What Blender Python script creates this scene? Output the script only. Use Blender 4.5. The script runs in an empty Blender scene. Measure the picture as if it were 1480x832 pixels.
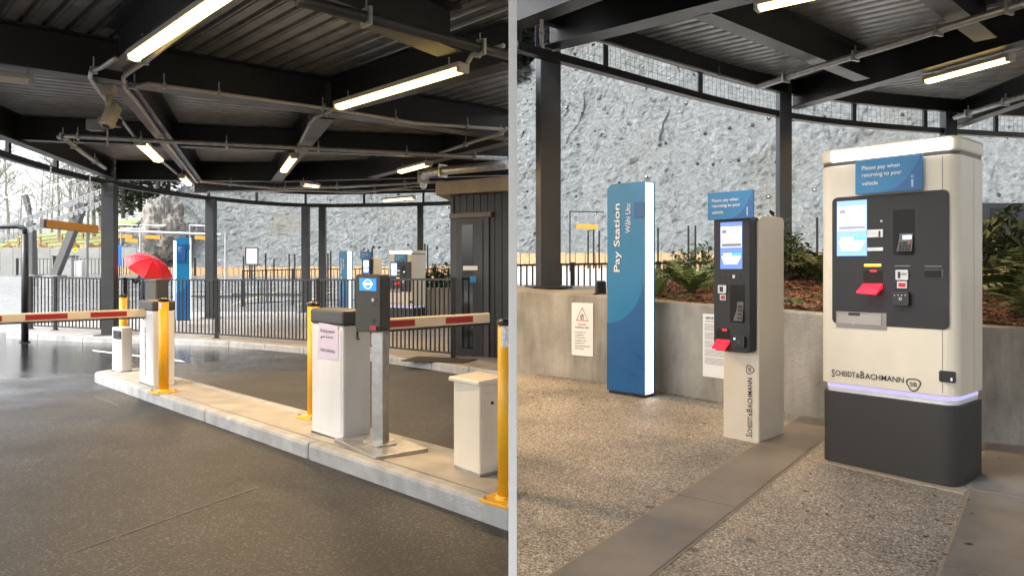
import bpy, math, random
from mathutils import Vector, Matrix, noise
random.seed(7)
R = math.radians
scene = bpy.context.scene
# ------------------------------------------------------------------ camera
F, U0, V0, CH = 1050.0, 740.0, 388.0, 1.4      # focal length and centre in photo pixels, eye height
cam_d = bpy.data.cameras.new('camera'); cam = bpy.data.objects.new('camera', cam_d)
scene.collection.objects.link(cam); scene.camera = cam
cam.location = (0, 0, CH); cam.rotation_euler = (R(90), 0, 0)
cam_d.sensor_width = 36; cam_d.lens = 36 * F / 1480
cam_d.shift_y = -(416 - V0) / 1480
cam_d.clip_start = 0.05; cam_d.clip_end = 2000
# ------------------------------------------------------------------ world, sun, exposure
SUN_EL, SUN_AZ = R(50), R(245)
w = bpy.data.worlds.new('World'); scene.world = w; w.use_nodes = True
nt = w.node_tree; nt.nodes.clear()
sky = nt.nodes.new('ShaderNodeTexSky'); sky.sky_type = 'NISHITA'; sky.sun_disc = False
sky.sun_elevation = SUN_EL; sky.sun_rotation = SUN_AZ; sky.air_density = 1.0; sky.dust_density = 4.0; sky.ozone_density = 1.0
hs = nt.nodes.new('ShaderNodeHueSaturation'); hs.inputs['Saturation'].default_value = 0.22
bg = nt.nodes.new('ShaderNodeBackground'); bg.inputs['Strength'].default_value = 0.15
wo = nt.nodes.new('ShaderNodeOutputWorld')
nt.links.new(sky.outputs[0], hs.inputs['Color']); nt.links.new(hs.outputs[0], bg.inputs[0]); nt.links.new(bg.outputs[0], wo.inputs[0])
sl = bpy.data.lights.new('sun', 'SUN'); sl.energy = 1.0; sl.angle = R(12); sl.color = (1, 0.97, 0.93)
sun = bpy.data.objects.new('sun', sl); scene.collection.objects.link(sun)
sd = Vector((math.sin(SUN_AZ) * math.cos(SUN_EL), math.cos(SUN_AZ) * math.cos(SUN_EL), math.sin(SUN_EL)))
sun.rotation_euler = sd.to_track_quat('Z', 'Y').to_euler(); sun.location = sd * 60
scene.view_settings.view_transform = 'Standard'; scene.view_settings.look = 'None'
scene.view_settings.exposure = 1.85; scene.view_settings.gamma = 1
scene.render.engine = 'CYCLES'
cy = scene.cycles; cy.use_denoising = True; cy.max_bounces = 6; cy.diffuse_bounces = 3; cy.glossy_bounces = 3; cy.volume_bounces = 0; cy.use_adaptive_sampling = True; cy.adaptive_threshold = .03
cy.transmission_bounces = 4; cy.transparent_max_bounces = 6; cy.sample_clamp_indirect = 6; cy.caustics_reflective = False; cy.caustics_refractive = False
LAMP = 2.6; LAMP_W = 15.5
# ------------------------------------------------------------------ measuring helpers
SL, SR = -0.02, 0.02                       # the drive falls away from the camera, the terrace rises
def at(u, v, Y): return Vector(((u - U0) / F * Y, Y, CH - (v - V0) / F * Y))
def gl(u, v, dz=0.0):
    Y = (CH - dz) / ((v - V0) / F + SL); p = at(u, v, Y); return p
def gr(u, v, dz=0.0):
    Y = (CH - dz) / ((v - V0) / F + SR); p = at(u, v, Y); return p
def az(u, v, Z): return at(u, v, (Z - CH) * F / (V0 - v))   # a point at a known height
# ------------------------------------------------------------------ mesh helpers
C = scene.collection
class MB:
    def __init__(s): s.v = []; s.f = []
    def add(s, vs, fs):
        n = len(s.v); s.v += [tuple(p) for p in vs]; s.f += [tuple(i + n for i in f) for f in fs]; return s
    def box(s, x0, x1, y0, y1, z0, z1, M=None):
        vs = [Vector((x, y, z)) for z in (z0, z1) for y in (y0, y1) for x in (x0, x1)]
        if M: vs = [M @ p for p in vs]
        return s.add(vs, [(0, 2, 3, 1), (4, 5, 7, 6), (0, 1, 5, 4), (2, 6, 7, 3), (0, 4, 6, 2), (1, 3, 7, 5)])
    def bar(s, a, b, wd, ht, up=(0, 0, 1), ox=0, oz=0):
        a = Vector(a); b = Vector(b); y = (b - a); L = y.length; y.normalize()
        x = y.cross(Vector(up)).normalized(); z = x.cross(y)
        M = Matrix((x, y, z)).transposed().to_4x4(); M.translation = a
        return s.box(ox - wd / 2, ox + wd / 2, 0, L, oz - ht / 2, oz + ht / 2, M)
    def tube(s, pts, r, n=10):
        pts = [Vector(p) for p in pts]; rs = r if isinstance(r, (list, tuple)) else [r] * len(pts)
        t0 = (pts[1] - pts[0]).normalized(); ref = Vector((0, 0, 1)) if abs(t0.z) < .9 else Vector((1, 0, 0))
        x = t0.cross(ref).normalized(); rings = []; k = len(s.v)
        for i, p in enumerate(pts):
            t = ((pts[min(i + 1, len(pts) - 1)] - pts[max(i - 1, 0)])).normalized()
            x = (x - t * x.dot(t)).normalized(); y = t.cross(x)
            for j in range(n):
                a = 2 * math.pi * j / n; s.v.append(tuple(p + (x * math.cos(a) + y * math.sin(a)) * rs[i]))
        m = len(pts)
        for i in range(m - 1):
            for j in range(n):
                a = k + i * n + j; b = k + i * n + (j + 1) % n; s.f.append((a, b, b + n, a + n))
        s.f.append(tuple(k + j for j in reversed(range(n)))); s.f.append(tuple(k + (m - 1) * n + j for j in range(n)))
        return s
    def prism(s, poly, z0, z1, f=None):
        n = len(poly); f = f or (lambda x, y, z: (x, y, z))
        vs = [f(x, y, z0) for x, y in poly] + [f(x, y, z1) for x, y in poly]
        return s.add(vs, [tuple(reversed(range(n))), tuple(range(n, 2 * n))] + [(i, (i + 1) % n, (i + 1) % n + n, i + n) for i in range(n)])
    def plate(s, poly, yf, yb):          # a polygon in local x,z pushed along y
        n = len(poly); vs = [(x, yf, z) for x, z in poly] + [(x, yb, z) for x, z in poly]
        return s.add(vs, [tuple(range(n)), tuple(reversed(range(n, 2 * n)))] + [((i + 1) % n, i, i + n, (i + 1) % n + n) for i in range(n)])
    def lathe(s, prof, n=16, c=(0, 0, 0)):
        k = len(s.v); cx, cyy, cz = c
        for r, z in prof:
            for j in range(n):
                a = 2 * math.pi * j / n; s.v.append((cx + r * math.cos(a), cyy + r * math.sin(a), cz + z))
        for i in range(len(prof) - 1):
            for j in range(n):
                a = k + i * n + j; b = k + i * n + (j + 1) % n; s.f.append((a, b, b + n, a + n))
        s.f.append(tuple(k + j for j in reversed(range(n)))); s.f.append(tuple(k + (len(prof) - 1) * n + j for j in range(n)))
        return s
    def build(s, name, mat, parent=None, bevel=0, smooth=False, seg=2):
        me = bpy.data.meshes.new(name); me.from_pydata(s.v, [], s.f); me.update()
        if mat: me.materials.append(mat)
        o = bpy.data.objects.new(name, me); C.objects.link(o)
        if smooth: me.polygons.foreach_set('use_smooth', [True] * len(me.polygons))
        if parent: o.parent = parent
        if bevel:
            b = o.modifiers.new('bevel', 'BEVEL'); b.width = bevel; b.segments = seg; b.limit_method = 'ANGLE'; b.angle_limit = R(35)
        return o
def world(o):
    """keep a part built in world coordinates where it is under a root that only has a location"""
    o.location = -o.parent.location; return o
def rrect(x0, x1, y0, y1, r, n=4):
    out = []
    for cx, cyy, a0 in ((x1 - r, y1 - r, 0), (x0 + r, y1 - r, 90), (x0 + r, y0 + r, 180), (x1 - r, y0 + r, 270)):
        for i in range(n + 1):
            a = R(a0 + 90 * i / n); out.append((cx + r * math.cos(a), cyy + r * math.sin(a)))
    return out
def tag(o, label, cat, group=None, kind=None):
    o['label'] = label; o['category'] = cat
    if group: o['group'] = group
    if kind: o['kind'] = kind
    return o
def struct(o, kind='structure', label=None):
    o['kind'] = kind
    if label: o['label'] = label
    return o
def thing(name, label, cat, loc=(0, 0, 0), rz=0.0, group=None):
    o = bpy.data.objects.new(name, None); C.objects.link(o); o.empty_display_size = .1
    o.location = loc; o.rotation_euler = (0, 0, rz); return tag(o, label, cat, group)
def copy_tree(o, parent=None):
    c = o.copy(); C.objects.link(c); c.parent = parent
    for ch in [x for x in list(scene.objects) if x.parent == o]: copy_tree(ch, c)
    return c
def loc_on(root, u, v, y=0.0):
    """local x,z of the point of plane local-y = y that photo pixel u,v shows"""
    th = root.rotation_euler[2]; c, s_ = math.cos(th), math.sin(th); o = Vector((0, 0, CH)) - Vector(root.location)
    d = Vector(((u - U0) / F, 1, -(v - V0) / F))
    ol = Vector((c * o.x + s_ * o.y, -s_ * o.x + c * o.y, o.z)); dl = Vector((c * d.x + s_ * d.y, -s_ * d.x + c * d.y, d.z))
    t = (y - ol.y) / dl.y; p = ol + dl * t; return (p.x, p.z)
def quadpts(root, uvs, y=0.0): return [loc_on(root, u, v, y) for u, v in uvs]
# ------------------------------------------------------------------ materials
MT = {}
def nodes_of(name):
    m = bpy.data.materials.new(name); m.use_nodes = True; t = m.node_tree
    return m, t, t.nodes['Principled BSDF'], t.nodes, t.links
def mat(name, col, rough=.5, metal=0.0, var=.12, scale=6.0, bump=0.0, bscale=60.0, rvar=.08, emit=None, es=0.0, detail=4, stain=0.0, coat=0.0):
    if name in MT: return MT[name]
    m, t, b, N, L = nodes_of(name)
    tc = N.new('ShaderNodeTexCoord'); nz = N.new('ShaderNodeTexNoise'); nz.inputs['Scale'].default_value = scale; nz.inputs['Detail'].default_value = detail
    L.new(tc.outputs['Object'], nz.inputs['Vector'])
    rp = N.new('ShaderNodeMapRange'); rp.inputs['From Min'].default_value = .3; rp.inputs['From Max'].default_value = .7
    rp.inputs['To Min'].default_value = 1 - var; rp.inputs['To Max'].default_value = 1 + var; L.new(nz.outputs['Fac'], rp.inputs['Value'])
    mx = N.new('ShaderNodeVectorMath'); mx.operation = 'SCALE'; mx.inputs[0].default_value = col; L.new(rp.outputs[0], mx.inputs['Scale'])
    src = mx.outputs[0]
    if stain:
        n3 = N.new('ShaderNodeTexNoise'); n3.inputs['Scale'].default_value = 1.1; n3.inputs['Detail'].default_value = 6; n3.inputs['Roughness'].default_value = .65
        mp = N.new('ShaderNodeMapping'); mp.inputs['Scale'].default_value = (2.2, 2.2, .45); L.new(tc.outputs['Object'], mp.inputs[0]); L.new(mp.outputs[0], n3.inputs['Vector'])
        r3 = N.new('ShaderNodeMapRange'); r3.inputs['From Min'].default_value = .42; r3.inputs['From Max'].default_value = .66; r3.inputs['To Min'].default_value = 1; r3.inputs['To Max'].default_value = 1 - stain
        L.new(n3.outputs['Fac'], r3.inputs['Value']); m3 = N.new('ShaderNodeVectorMath'); m3.operation = 'SCALE'; L.new(src, m3.inputs[0]); L.new(r3.outputs[0], m3.inputs['Scale']); src = m3.outputs[0]
    L.new(src, b.inputs['Base Color'])
    b.inputs['Metallic'].default_value = metal
    rr = N.new('ShaderNodeMapRange'); rr.inputs['To Min'].default_value = max(.02, rough - rvar); rr.inputs['To Max'].default_value = min(1, rough + rvar)
    L.new(nz.outputs['Fac'], rr.inputs['Value']); L.new(rr.outputs[0], b.inputs['Roughness'])
    if coat: b.inputs['Coat Weight'].default_value = coat; b.inputs['Coat Roughness'].default_value = .12
    if bump:
        n2 = N.new('ShaderNodeTexNoise'); n2.inputs['Scale'].default_value = bscale; n2.inputs['Detail'].default_value = 5; L.new(tc.outputs['Object'], n2.inputs['Vector'])
        bp = N.new('ShaderNodeBump'); bp.inputs['Strength'].default_value = bump; bp.inputs['Distance'].default_value = .02
        L.new(n2.outputs['Fac'], bp.inputs['Height']); L.new(bp.outputs[0], b.inputs['Normal'])
    if emit: b.inputs['Emission Color'].default_value = (*emit, 1); b.inputs['Emission Strength'].default_value = es
    MT[name] = m; return m
steel = mat('painted_steel', (.011, .0115, .013), .42, 0, .2, 3, .05, 30)
steel_f = mat('column_steel', (.032, .034, .038), .42, 0, .15, 3, .05, 30)
galv = mat('galvanised_deck', (.30, .305, .31), .36, .55, .25, 5, .05, 40)
galvp = mat('galvanised_pipe', (.42, .43, .43), .4, .6, .2, 12)
conduit_m = mat('conduit_plastic', (.55, .53, .49), .5, 0, .08, 10)
white_p = mat('white_powder_coat', (.69, .695, .69), .38, 0, .03, 4, .02, 200, stain=.10)
cream_p = mat('cream_powder_coat', (.69, .63, .515), .36, 0, .03, 4, .02, 200, stain=.07)
grey_cap = mat('dark_grey_plastic', (.05, .05, .05), .45, 0, .1, 10)
dark_panel = mat('charcoal_panel', (.012, .0125, .0145), .5, 0, .06, 10, .03, 300)
recess_m = mat('recess_black', (.003, .003, .004), .7, 0, .05)
black_pl = mat('black_plastic', (.012, .012, .013), .3, 0, .1, 20)
yellow_p = mat('bollard_yellow', (.80, .41, .012), .42, 0, .08, 5, .03, 60, stain=.12)
conc_top = mat('island_concrete', (.37, .345, .305), .75, 0, .14, 3, .25, 90, stain=.2)
kerb_m = mat('kerb_concrete', (.37, .375, .37), .7, 0, .16, 7, .35, 60, stain=.22)
conc_wall = mat('cast_concrete', (.34, .325, .29), .75, 0, .18, 3, .3, 40, stain=.5)
pave_m = mat('pavement_concrete', (.30, .28, .255), .55, 0, .18, 2.5, .2, 120, stain=.2)
red_p = mat('barrier_red', (.36, .015, .015), .35, 0, .05, 5)
stainless = mat('brushed_stainless', (.42, .41, .39), .36, .85, .15, 18, .04, 120)
blue_l = mat('sign_blue', (.004, .175, .39), .3, 0, .03, 4)
blue_d = mat('sign_deep_blue', (.003, .092, .29), .3, 0, .03, 4)
white_t = mat('lettering_white', (.85, .85, .85), .5, 0, .01)
black_t = mat('lettering_black', (.012, .012, .012), .5, 0, .01)
grey_t = mat('lettering_grey', (.16, .16, .17), .5, 0, .01)
red_t = mat('lettering_red', (.55, .03, .04), .5, 0, .01)
paper = mat('printed_paper', (.80, .80, .80), .6, 0, .02)
lilac = mat('lilac_paper', (.60, .54, .68), .6, 0, .03)
glow_w = mat('lit_white_panel', (.8, .8, .8), .4, emit=(.93, .97, 1), es=.9)
glow_c = mat('lit_crown_panel', (.8, .8, .8), .4, emit=(1, .98, .95), es=2.6)
glow_v = mat('lit_violet_strip', (.3, .28, .6), .4, emit=(.50, .46, 1.0), es=.26)
glow_r = mat('lit_red_tray', (.6, .02, .03), .3, emit=(1, .01, .03), es=.6)
glow_y = mat('lit_amber_bar', (.8, .6, .1), .3, emit=(1, .55, .02), es=.9)
tube_m = mat('lamp_diffuser', (.9, .85, .7), .4, emit=(1, .70, .20), es=LAMP)
tube_s = mat('small_lamp_diffuser', (.9, .85, .7), .4, emit=(1, .66, .25), es=LAMP * .7)
timber = mat('timber_board', (.34, .22, .11), .7, 0, .3, 5, .2, 40)
cladding = mat('dark_bronze_cladding', (.014, .0125, .011), .38, .3, .15, 4)
bronze = mat('bronze_trim', (.13, .10, .07), .45, .3, .12, 5)
beigef = mat('beige_fascia', (.42, .33, .22), .6, 0, .1, 5)
glass_d = mat('dark_glass', (.01, .012, .014), .04, 0, .05)
def multi(name, build):
    if name not in MT: MT[name] = build(name)
    return MT[name]
def asphalt(name):
    m, t, b, N, L = nodes_of(name)
    tc = N.new('ShaderNodeTexCoord')
    def nz(sc, det=4, ro=.5):
        n = N.new('ShaderNodeTexNoise'); n.inputs['Scale'].default_value = sc; n.inputs['Detail'].default_value = det; n.inputs['Roughness'].default_value = ro; L.new(tc.outputs['Object'], n.inputs['Vector']); return n
    fine = nz(70, 4, .9); mid = nz(.9, 5, .6); vo = N.new('ShaderNodeTexVoronoi'); vo.inputs['Scale'].default_value = 95; L.new(tc.outputs['Object'], vo.inputs['Vector']); vs = N.new('ShaderNodeSeparateColor'); L.new(vo.outputs['Color'], vs.inputs[0])
    cr = N.new('ShaderNodeValToRGB'); e = cr.color_ramp.elements
    e[0].position = 0; e[0].color = (.012, .012, .013, 1); e[1].position = .97; e[1].color = (.075, .078, .084, 1)
    for p_, c_ in ((.3, .012), (.6, .019), (.85, .032)): n_ = e.new(p_); n_.color = (c_, c_ * 1.04, c_ * 1.14, 1)
    L.new(vs.outputs[0], cr.inputs[0])
    big = N.new('ShaderNodeMapRange'); big.inputs['From Min'].default_value = .3; big.inputs['From Max'].default_value = .72; big.inputs['To Min'].default_value = .5; big.inputs['To Max'].default_value = 1.7; L.new(mid.outputs['Fac'], big.inputs['Value'])
    sc = N.new('ShaderNodeVectorMath'); sc.operation = 'SCALE'; L.new(cr.outputs[0], sc.inputs[0]); L.new(big.outputs[0], sc.inputs['Scale'])
    ol = nz(2.6, 3, .5); orr = N.new('ShaderNodeMapRange'); orr.inputs['From Min'].default_value = .66; orr.inputs['From Max'].default_value = .74; orr.inputs['To Min'].default_value = 1; orr.inputs['To Max'].default_value = .45; L.new(ol.outputs['Fac'], orr.inputs['Value'])
    sp = N.new('ShaderNodeTexVoronoi'); sp.inputs['Scale'].default_value = 9; L.new(tc.outputs['Object'], sp.inputs['Vector']); spr = N.new('ShaderNodeMapRange'); spr.inputs['From Min'].default_value = .05; spr.inputs['From Max'].default_value = .09; spr.inputs['To Min'].default_value = 2.6; spr.inputs['To Max'].default_value = 1; L.new(sp.outputs['Distance'], spr.inputs['Value'])
    om = N.new('ShaderNodeMath'); om.operation = 'MULTIPLY'; L.new(orr.outputs[0], om.inputs[0]); L.new(spr.outputs[0], om.inputs[1])
    so = N.new('ShaderNodeVectorMath'); so.operation = 'SCALE'; L.new(sc.outputs[0], so.inputs[0]); L.new(om.outputs[0], so.inputs['Scale']); sc = so
    # wetness: rain blows in under the canopy edge, farther out and to the left it is wet
    sx = N.new('ShaderNodeSeparateXYZ'); L.new(tc.outputs['Object'], sx.inputs[0])
    a = N.new('ShaderNodeMath'); a.operation = 'MULTIPLY_ADD'; a.inputs[1].default_value = -.30; L.new(sx.outputs[0], a.inputs[0])
    c2 = N.new('ShaderNodeMath'); c2.operation = 'MULTIPLY_ADD'; c2.inputs[1].default_value = .17; L.new(sx.outputs[1], c2.inputs[0]); c2.inputs[2].default_value = -3.5; L.new(c2.outputs[0], a.inputs[2])
    wn = nz(.55, 6, .62); wv = N.new('ShaderNodeMath'); wv.operation = 'MULTIPLY_ADD'; wv.inputs[1].default_value = 4.0; L.new(wn.outputs['Fac'], wv.inputs[0]); wv.inputs[2].default_value = -2.0
    ad = N.new('ShaderNodeMath'); ad.operation = 'ADD'; L.new(a.outputs[0], ad.inputs[0]); L.new(wv.outputs[0], ad.inputs[1])
    wet = N.new('ShaderNodeMapRange'); wet.interpolation_type = 'SMOOTHSTEP'; wet.inputs['From Min'].default_value = -.9; wet.inputs['From Max'].default_value = 1.0; L.new(ad.outputs[0], wet.inputs['Value'])
    dk = N.new('ShaderNodeMapRange'); dk.inputs['To Min'].default_value = 1; dk.inputs['To Max'].default_value = .72; L.new(wet.outputs[0], dk.inputs['Value'])
    s2 = N.new('ShaderNodeVectorMath'); s2.operation = 'SCALE'; L.new(sc.outputs[0], s2.inputs[0]); L.new(dk.outputs[0], s2.inputs['Scale']); L.new(s2.outputs[0], b.inputs['Base Color'])
    ro = N.new('ShaderNodeMapRange'); ro.inputs['To Min'].default_value = .58; ro.inputs['To Max'].default_value = .13; L.new(wet.outputs[0], ro.inputs['Value']); L.new(ro.outputs[0], b.inputs['Roughness'])
    bs = N.new('ShaderNodeMapRange'); bs.inputs['To Min'].default_value = .45; bs.inputs['To Max'].default_value = .12; L.new(wet.outputs[0], bs.inputs['Value'])
    bp = N.new('ShaderNodeBump'); bp.inputs['Distance'].default_value = .006; L.new(bs.outputs[0], bp.inputs['Strength']); L.new(fine.outputs['Fac'], bp.inputs['Height']); L.new(bp.outputs[0], b.inputs['Normal'])
    return m
def aggregate(name):
    m, t, b, N, L = nodes_of(name)
    tc = N.new('ShaderNodeTexCoord'); wp = N.new('ShaderNodeTexNoise'); wp.inputs['Scale'].default_value = 60; L.new(tc.outputs['Object'], wp.inputs['Vector'])
    va = N.new('ShaderNodeVectorMath'); va.operation = 'MULTIPLY_ADD'; va.inputs[1].default_value = (.012, .012, .012); L.new(wp.outputs['Color'], va.inputs[0]); L.new(tc.outputs['Object'], va.inputs[2])
    vo = N.new('ShaderNodeTexVoronoi'); vo.inputs['Scale'].default_value = 105; L.new(va.outputs[0], vo.inputs['Vector'])
    sx = N.new('ShaderNodeSeparateColor'); L.new(vo.outputs['Color'], sx.inputs[0])
    cr = N.new('ShaderNodeValToRGB'); cr.color_ramp.interpolation = 'CONSTANT'; e = cr.color_ramp.elements
    e[0].position = 0; e[0].color = (.30, .262, .222, 1); e[1].position = .2; e[1].color = (.44, .40, .35, 1)
    for p, c in ((.42, (.52, .475, .42, 1)), (.62, (.36, .32, .28, 1)), (.76, (.62, .585, .53, 1)), (.88, (.17, .15, .13, 1)), (.95, (.80, .78, .74, 1))):
        n = e.new(p); n.color = c
    L.new(sx.outputs[0], cr.inputs[0])
    ed = N.new('ShaderNodeMapRange'); ed.inputs['From Min'].default_value = .35; ed.inputs['From Max'].default_value = .8; ed.inputs['To Min'].default_value = 1; ed.inputs['To Max'].default_value = .5; L.new(vo.outputs['Distance'], ed.inputs['Value'])
    st = N.new('ShaderNodeTexNoise'); st.inputs['Scale'].default_value = 1.2; st.inputs['Detail'].default_value = 6; st.inputs['Roughness'].default_value = .65; L.new(tc.outputs['Object'], st.inputs['Vector'])
    sr = N.new('ShaderNodeMapRange'); sr.inputs['From Min'].default_value = .3; sr.inputs['From Max'].default_value = .7; sr.inputs['To Min'].default_value = .62; sr.inputs['To Max'].default_value = 1.2; L.new(st.outputs['Fac'], sr.inputs['Value'])
    mu = N.new('ShaderNodeMath'); mu.operation = 'MULTIPLY'; L.new(ed.outputs[0], mu.inputs[0]); L.new(sr.outputs[0], mu.inputs[1])
    gv = N.new('ShaderNodeTexVoronoi'); gv.inputs['Scale'].default_value = 2.3; L.new(va.outputs[0], gv.inputs['Vector']); gm = N.new('ShaderNodeMapRange'); gm.inputs['From Min'].default_value = .045; gm.inputs['From Max'].default_value = .075; gm.inputs['To Min'].default_value = .45; gm.inputs['To Max'].default_value = 1; L.new(gv.outputs['Distance'], gm.inputs['Value'])
    m5 = N.new('ShaderNodeMath'); m5.operation = 'MULTIPLY'; L.new(mu.outputs[0], m5.inputs[0]); L.new(gm.outputs[0], m5.inputs[1])
    sc = N.new('ShaderNodeVectorMath'); sc.operation = 'SCALE'; L.new(cr.outputs[0], sc.inputs[0]); L.new(m5.outputs[0], sc.inputs['Scale']); L.new(sc.outputs[0], b.inputs['Base Color'])
    b.inputs['Roughness'].default_value = .5
    bp = N.new('ShaderNodeBump'); bp.invert = True; bp.inputs['Strength'].default_value = .6; bp.inputs['Distance'].default_value = .006; L.new(vo.outputs['Distance'], bp.inputs['Height']); L.new(bp.outputs[0], b.inputs['Normal'])
    return m
def rockm(name):
    m, t, b, N, L = nodes_of(name)
    tc = N.new('ShaderNodeTexCoord'); n1 = N.new('ShaderNodeTexNoise'); n1.inputs['Scale'].default_value = 3.4; n1.inputs['Detail'].default_value = 10; n1.inputs['Roughness'].default_value = .8; L.new(tc.outputs['Object'], n1.inputs['Vector'])
    cr = N.new('ShaderNodeValToRGB'); e = cr.color_ramp.elements; e[0].position = .34; e[0].color = (.19, .21, .217, 1); e[1].position = .66; e[1].color = (.60, .645, .655, 1)
    n = e.new(.45); n.color = (.34, .37, .375, 1); n = e.new(.54); n.color = (.46, .50, .508, 1)
    L.new(n1.outputs['Fac'], cr.inputs[0])
    n4 = N.new('ShaderNodeTexNoise'); n4.inputs['Scale'].default_value = .16; n4.inputs['Detail'].default_value = 5; L.new(tc.outputs['Object'], n4.inputs['Vector'])
    r4 = N.new('ShaderNodeMapRange'); r4.inputs['From Min'].default_value = .56; r4.inputs['From Max'].default_value = .85; L.new(n4.outputs['Fac'], r4.inputs['Value'])
    mx = N.new('ShaderNodeMix'); mx.data_type = 'RGBA'; mx.inputs[7].default_value = (.36, .33, .25, 1); L.new(r4.outputs[0], mx.inputs[0]); L.new(cr.outputs[0], mx.inputs[6]); L.new(mx.outputs[2], b.inputs['Base Color'])
    b.inputs['Roughness'].default_value = .8
    n2 = N.new('ShaderNodeTexNoise'); n2.inputs['Scale'].default_value = 1.7; n2.inputs['Detail'].default_value = 10; n2.inputs['Roughness'].default_value = .8; L.new(tc.outputs['Object'], n2.inputs['Vector'])
    v2 = N.new('ShaderNodeTexVoronoi'); v2.inputs['Scale'].default_value = 1.6; L.new(n2.outputs['Color'], v2.inputs['Vector'])
    ad = N.new('ShaderNodeMath'); ad.operation = 'MULTIPLY_ADD'; ad.inputs[1].default_value = .4; L.new(v2.outputs['Distance'], ad.inputs[0]); L.new(n2.outputs['Fac'], ad.inputs[2])
    bp = N.new('ShaderNodeBump'); bp.inputs['Strength'].default_value = 1; bp.inputs['Distance'].default_value = 2.2; L.new(ad.outputs[0], bp.inputs['Height']); L.new(bp.outputs[0], b.inputs['Normal'])
    return m
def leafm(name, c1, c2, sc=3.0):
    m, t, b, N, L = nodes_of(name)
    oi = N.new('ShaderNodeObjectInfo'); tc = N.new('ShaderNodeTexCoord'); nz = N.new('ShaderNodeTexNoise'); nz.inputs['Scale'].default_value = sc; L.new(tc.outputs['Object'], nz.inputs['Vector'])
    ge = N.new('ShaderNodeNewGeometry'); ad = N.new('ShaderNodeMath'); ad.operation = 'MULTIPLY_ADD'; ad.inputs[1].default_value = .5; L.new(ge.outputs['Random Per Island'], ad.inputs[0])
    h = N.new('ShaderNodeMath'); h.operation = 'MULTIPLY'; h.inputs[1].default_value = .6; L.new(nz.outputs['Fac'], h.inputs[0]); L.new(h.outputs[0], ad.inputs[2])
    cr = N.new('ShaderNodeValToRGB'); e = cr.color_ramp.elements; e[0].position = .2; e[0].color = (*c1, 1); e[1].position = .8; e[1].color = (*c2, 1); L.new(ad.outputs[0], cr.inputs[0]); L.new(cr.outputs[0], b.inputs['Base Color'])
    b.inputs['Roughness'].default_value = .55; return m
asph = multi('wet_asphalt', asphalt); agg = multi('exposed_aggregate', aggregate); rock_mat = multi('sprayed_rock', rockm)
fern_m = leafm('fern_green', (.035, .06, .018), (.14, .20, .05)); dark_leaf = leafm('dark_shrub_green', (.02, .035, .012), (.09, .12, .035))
bark_m = leafm('bark_chip', (.05, .022, .012), (.26, .115, .055), 30); bare_m = mat('bare_branch', (.11, .10, .095), .8, 0, .2, 4)
conifer_m = leafm('conifer_green', (.018, .028, .018), (.055, .07, .04)); straw_m = leafm('straw_tussock', (.28, .16, .06), (.55, .36, .17), 2)
grass_m = mat('hill_grass', (.16, .20, .06), .8, 0, .35, .5, .3, 8); scree_m = mat('hill_scrub', (.17, .15, .12), .85, 0, .35, .4, .4, 4)
# ------------------------------------------------------------------ lettering
def lettering(name, txt, m, parent, x, z, w=None, h=None, y=-.002, rot=0, bold=0.0, rz=None, depth=.0008):
    """flat letters on the local x,z plane, lower left corner at x,z, scaled to width w / height h"""
    cu = bpy.data.curves.new(name, 'FONT'); cu.body = txt; cu.extrude = 0; cu.offset = bold; cu.resolution_u = 3
    o = bpy.data.objects.new(name, cu); C.objects.link(o); me = bpy.data.meshes.new_from_object(o)
    C.objects.unlink(o); bpy.data.objects.remove(o)
    xs = [p.co.x for p in me.vertices]; ys = [p.co.y for p in me.vertices]
    if not xs: return None
    x0, x1, y0, y1 = min(xs), max(xs), min(ys), max(ys)
    sx = w / (x1 - x0) if w else None; sy = h / (y1 - y0) if h else None
    sx = sx or sy; sy = sy or sx
    for p in me.vertices:
        a, b_ = (p.co.x - x0) * sx, (p.co.y - y0) * sy
        if rot == 90: a, b_ = -b_, a
        p.co = (x + a, y, z + b_)
    me.materials.clear(); me.materials.append(m)
    ob = bpy.data.objects.new(name, me); C.objects.link(ob); ob.parent = parent; return ob
def ring_plate(name, m, parent, cx, cz, r1, r2, y, n=28, sx=1.0):
    vs = []; fs = []
    for i in range(n):
        a = 2 * math.pi * i / n
        vs += [(cx + r1 * sx * math.cos(a), y, cz + r1 * math.sin(a)), (cx + r2 * sx * math.cos(a), y, cz + r2 * math.sin(a))]
    for i in range(n):
        j = (i + 1) % n; fs.append((2 * i, 2 * j, 2 * j + 1, 2 * i + 1))
    return MB().add(vs, fs).build(name, m, parent)
# ================================================================== the setting
def lerp_tab(tab, x):
    if x <= tab[0][0]: return tab[0][1]
    for (a, p), (b, q) in zip(tab, tab[1:]):
        if x <= b: return p + (q - p) * (x - a) / (b - a)
    return tab[-1][1]
def grid(name, m, xs, ys, zf, smooth=True, parent=None):
    b = MB(); nx = len(xs)
    for y in ys:
        for x in xs: b.v.append((x, y, zf(x, y)))
    for j in range(len(ys) - 1):
        for i in range(nx - 1):
            a = j * nx + i; b.f.append((a, a + 1, a + nx + 1, a + nx))
    return b.build(name, m, parent, smooth=smooth)
def lin(a, b, n): return [a + (b - a) * i / n for i in range(n + 1)]
struct(grid('ground', scree_m, [-700, 700], [-300, 900], lambda x, y: -1.2))
struct(grid('driveway', asph, [-32, 0], [-8, 20.5], lambda x, y: SL * y))
ZF = [(20.5, -.41), (24, -.1), (30, .2), (45, .85), (62, .85), (100, 1.0)]
wetpave = mat('wet_forecourt', (.15, .15, .148), .25, 0, .2, .8, .015, 30, rvar=.14, stain=.15)
struct(grid('forecourt', wetpave, lin(-130, 0, 4), [20.5, 24, 30, 45, 62, 100], lambda x, y: lerp_tab(ZF, y), smooth=False))
struct(grid('terrace', agg, [0, 16], [-8, 9.2], lambda x, y: SR * y))
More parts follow.
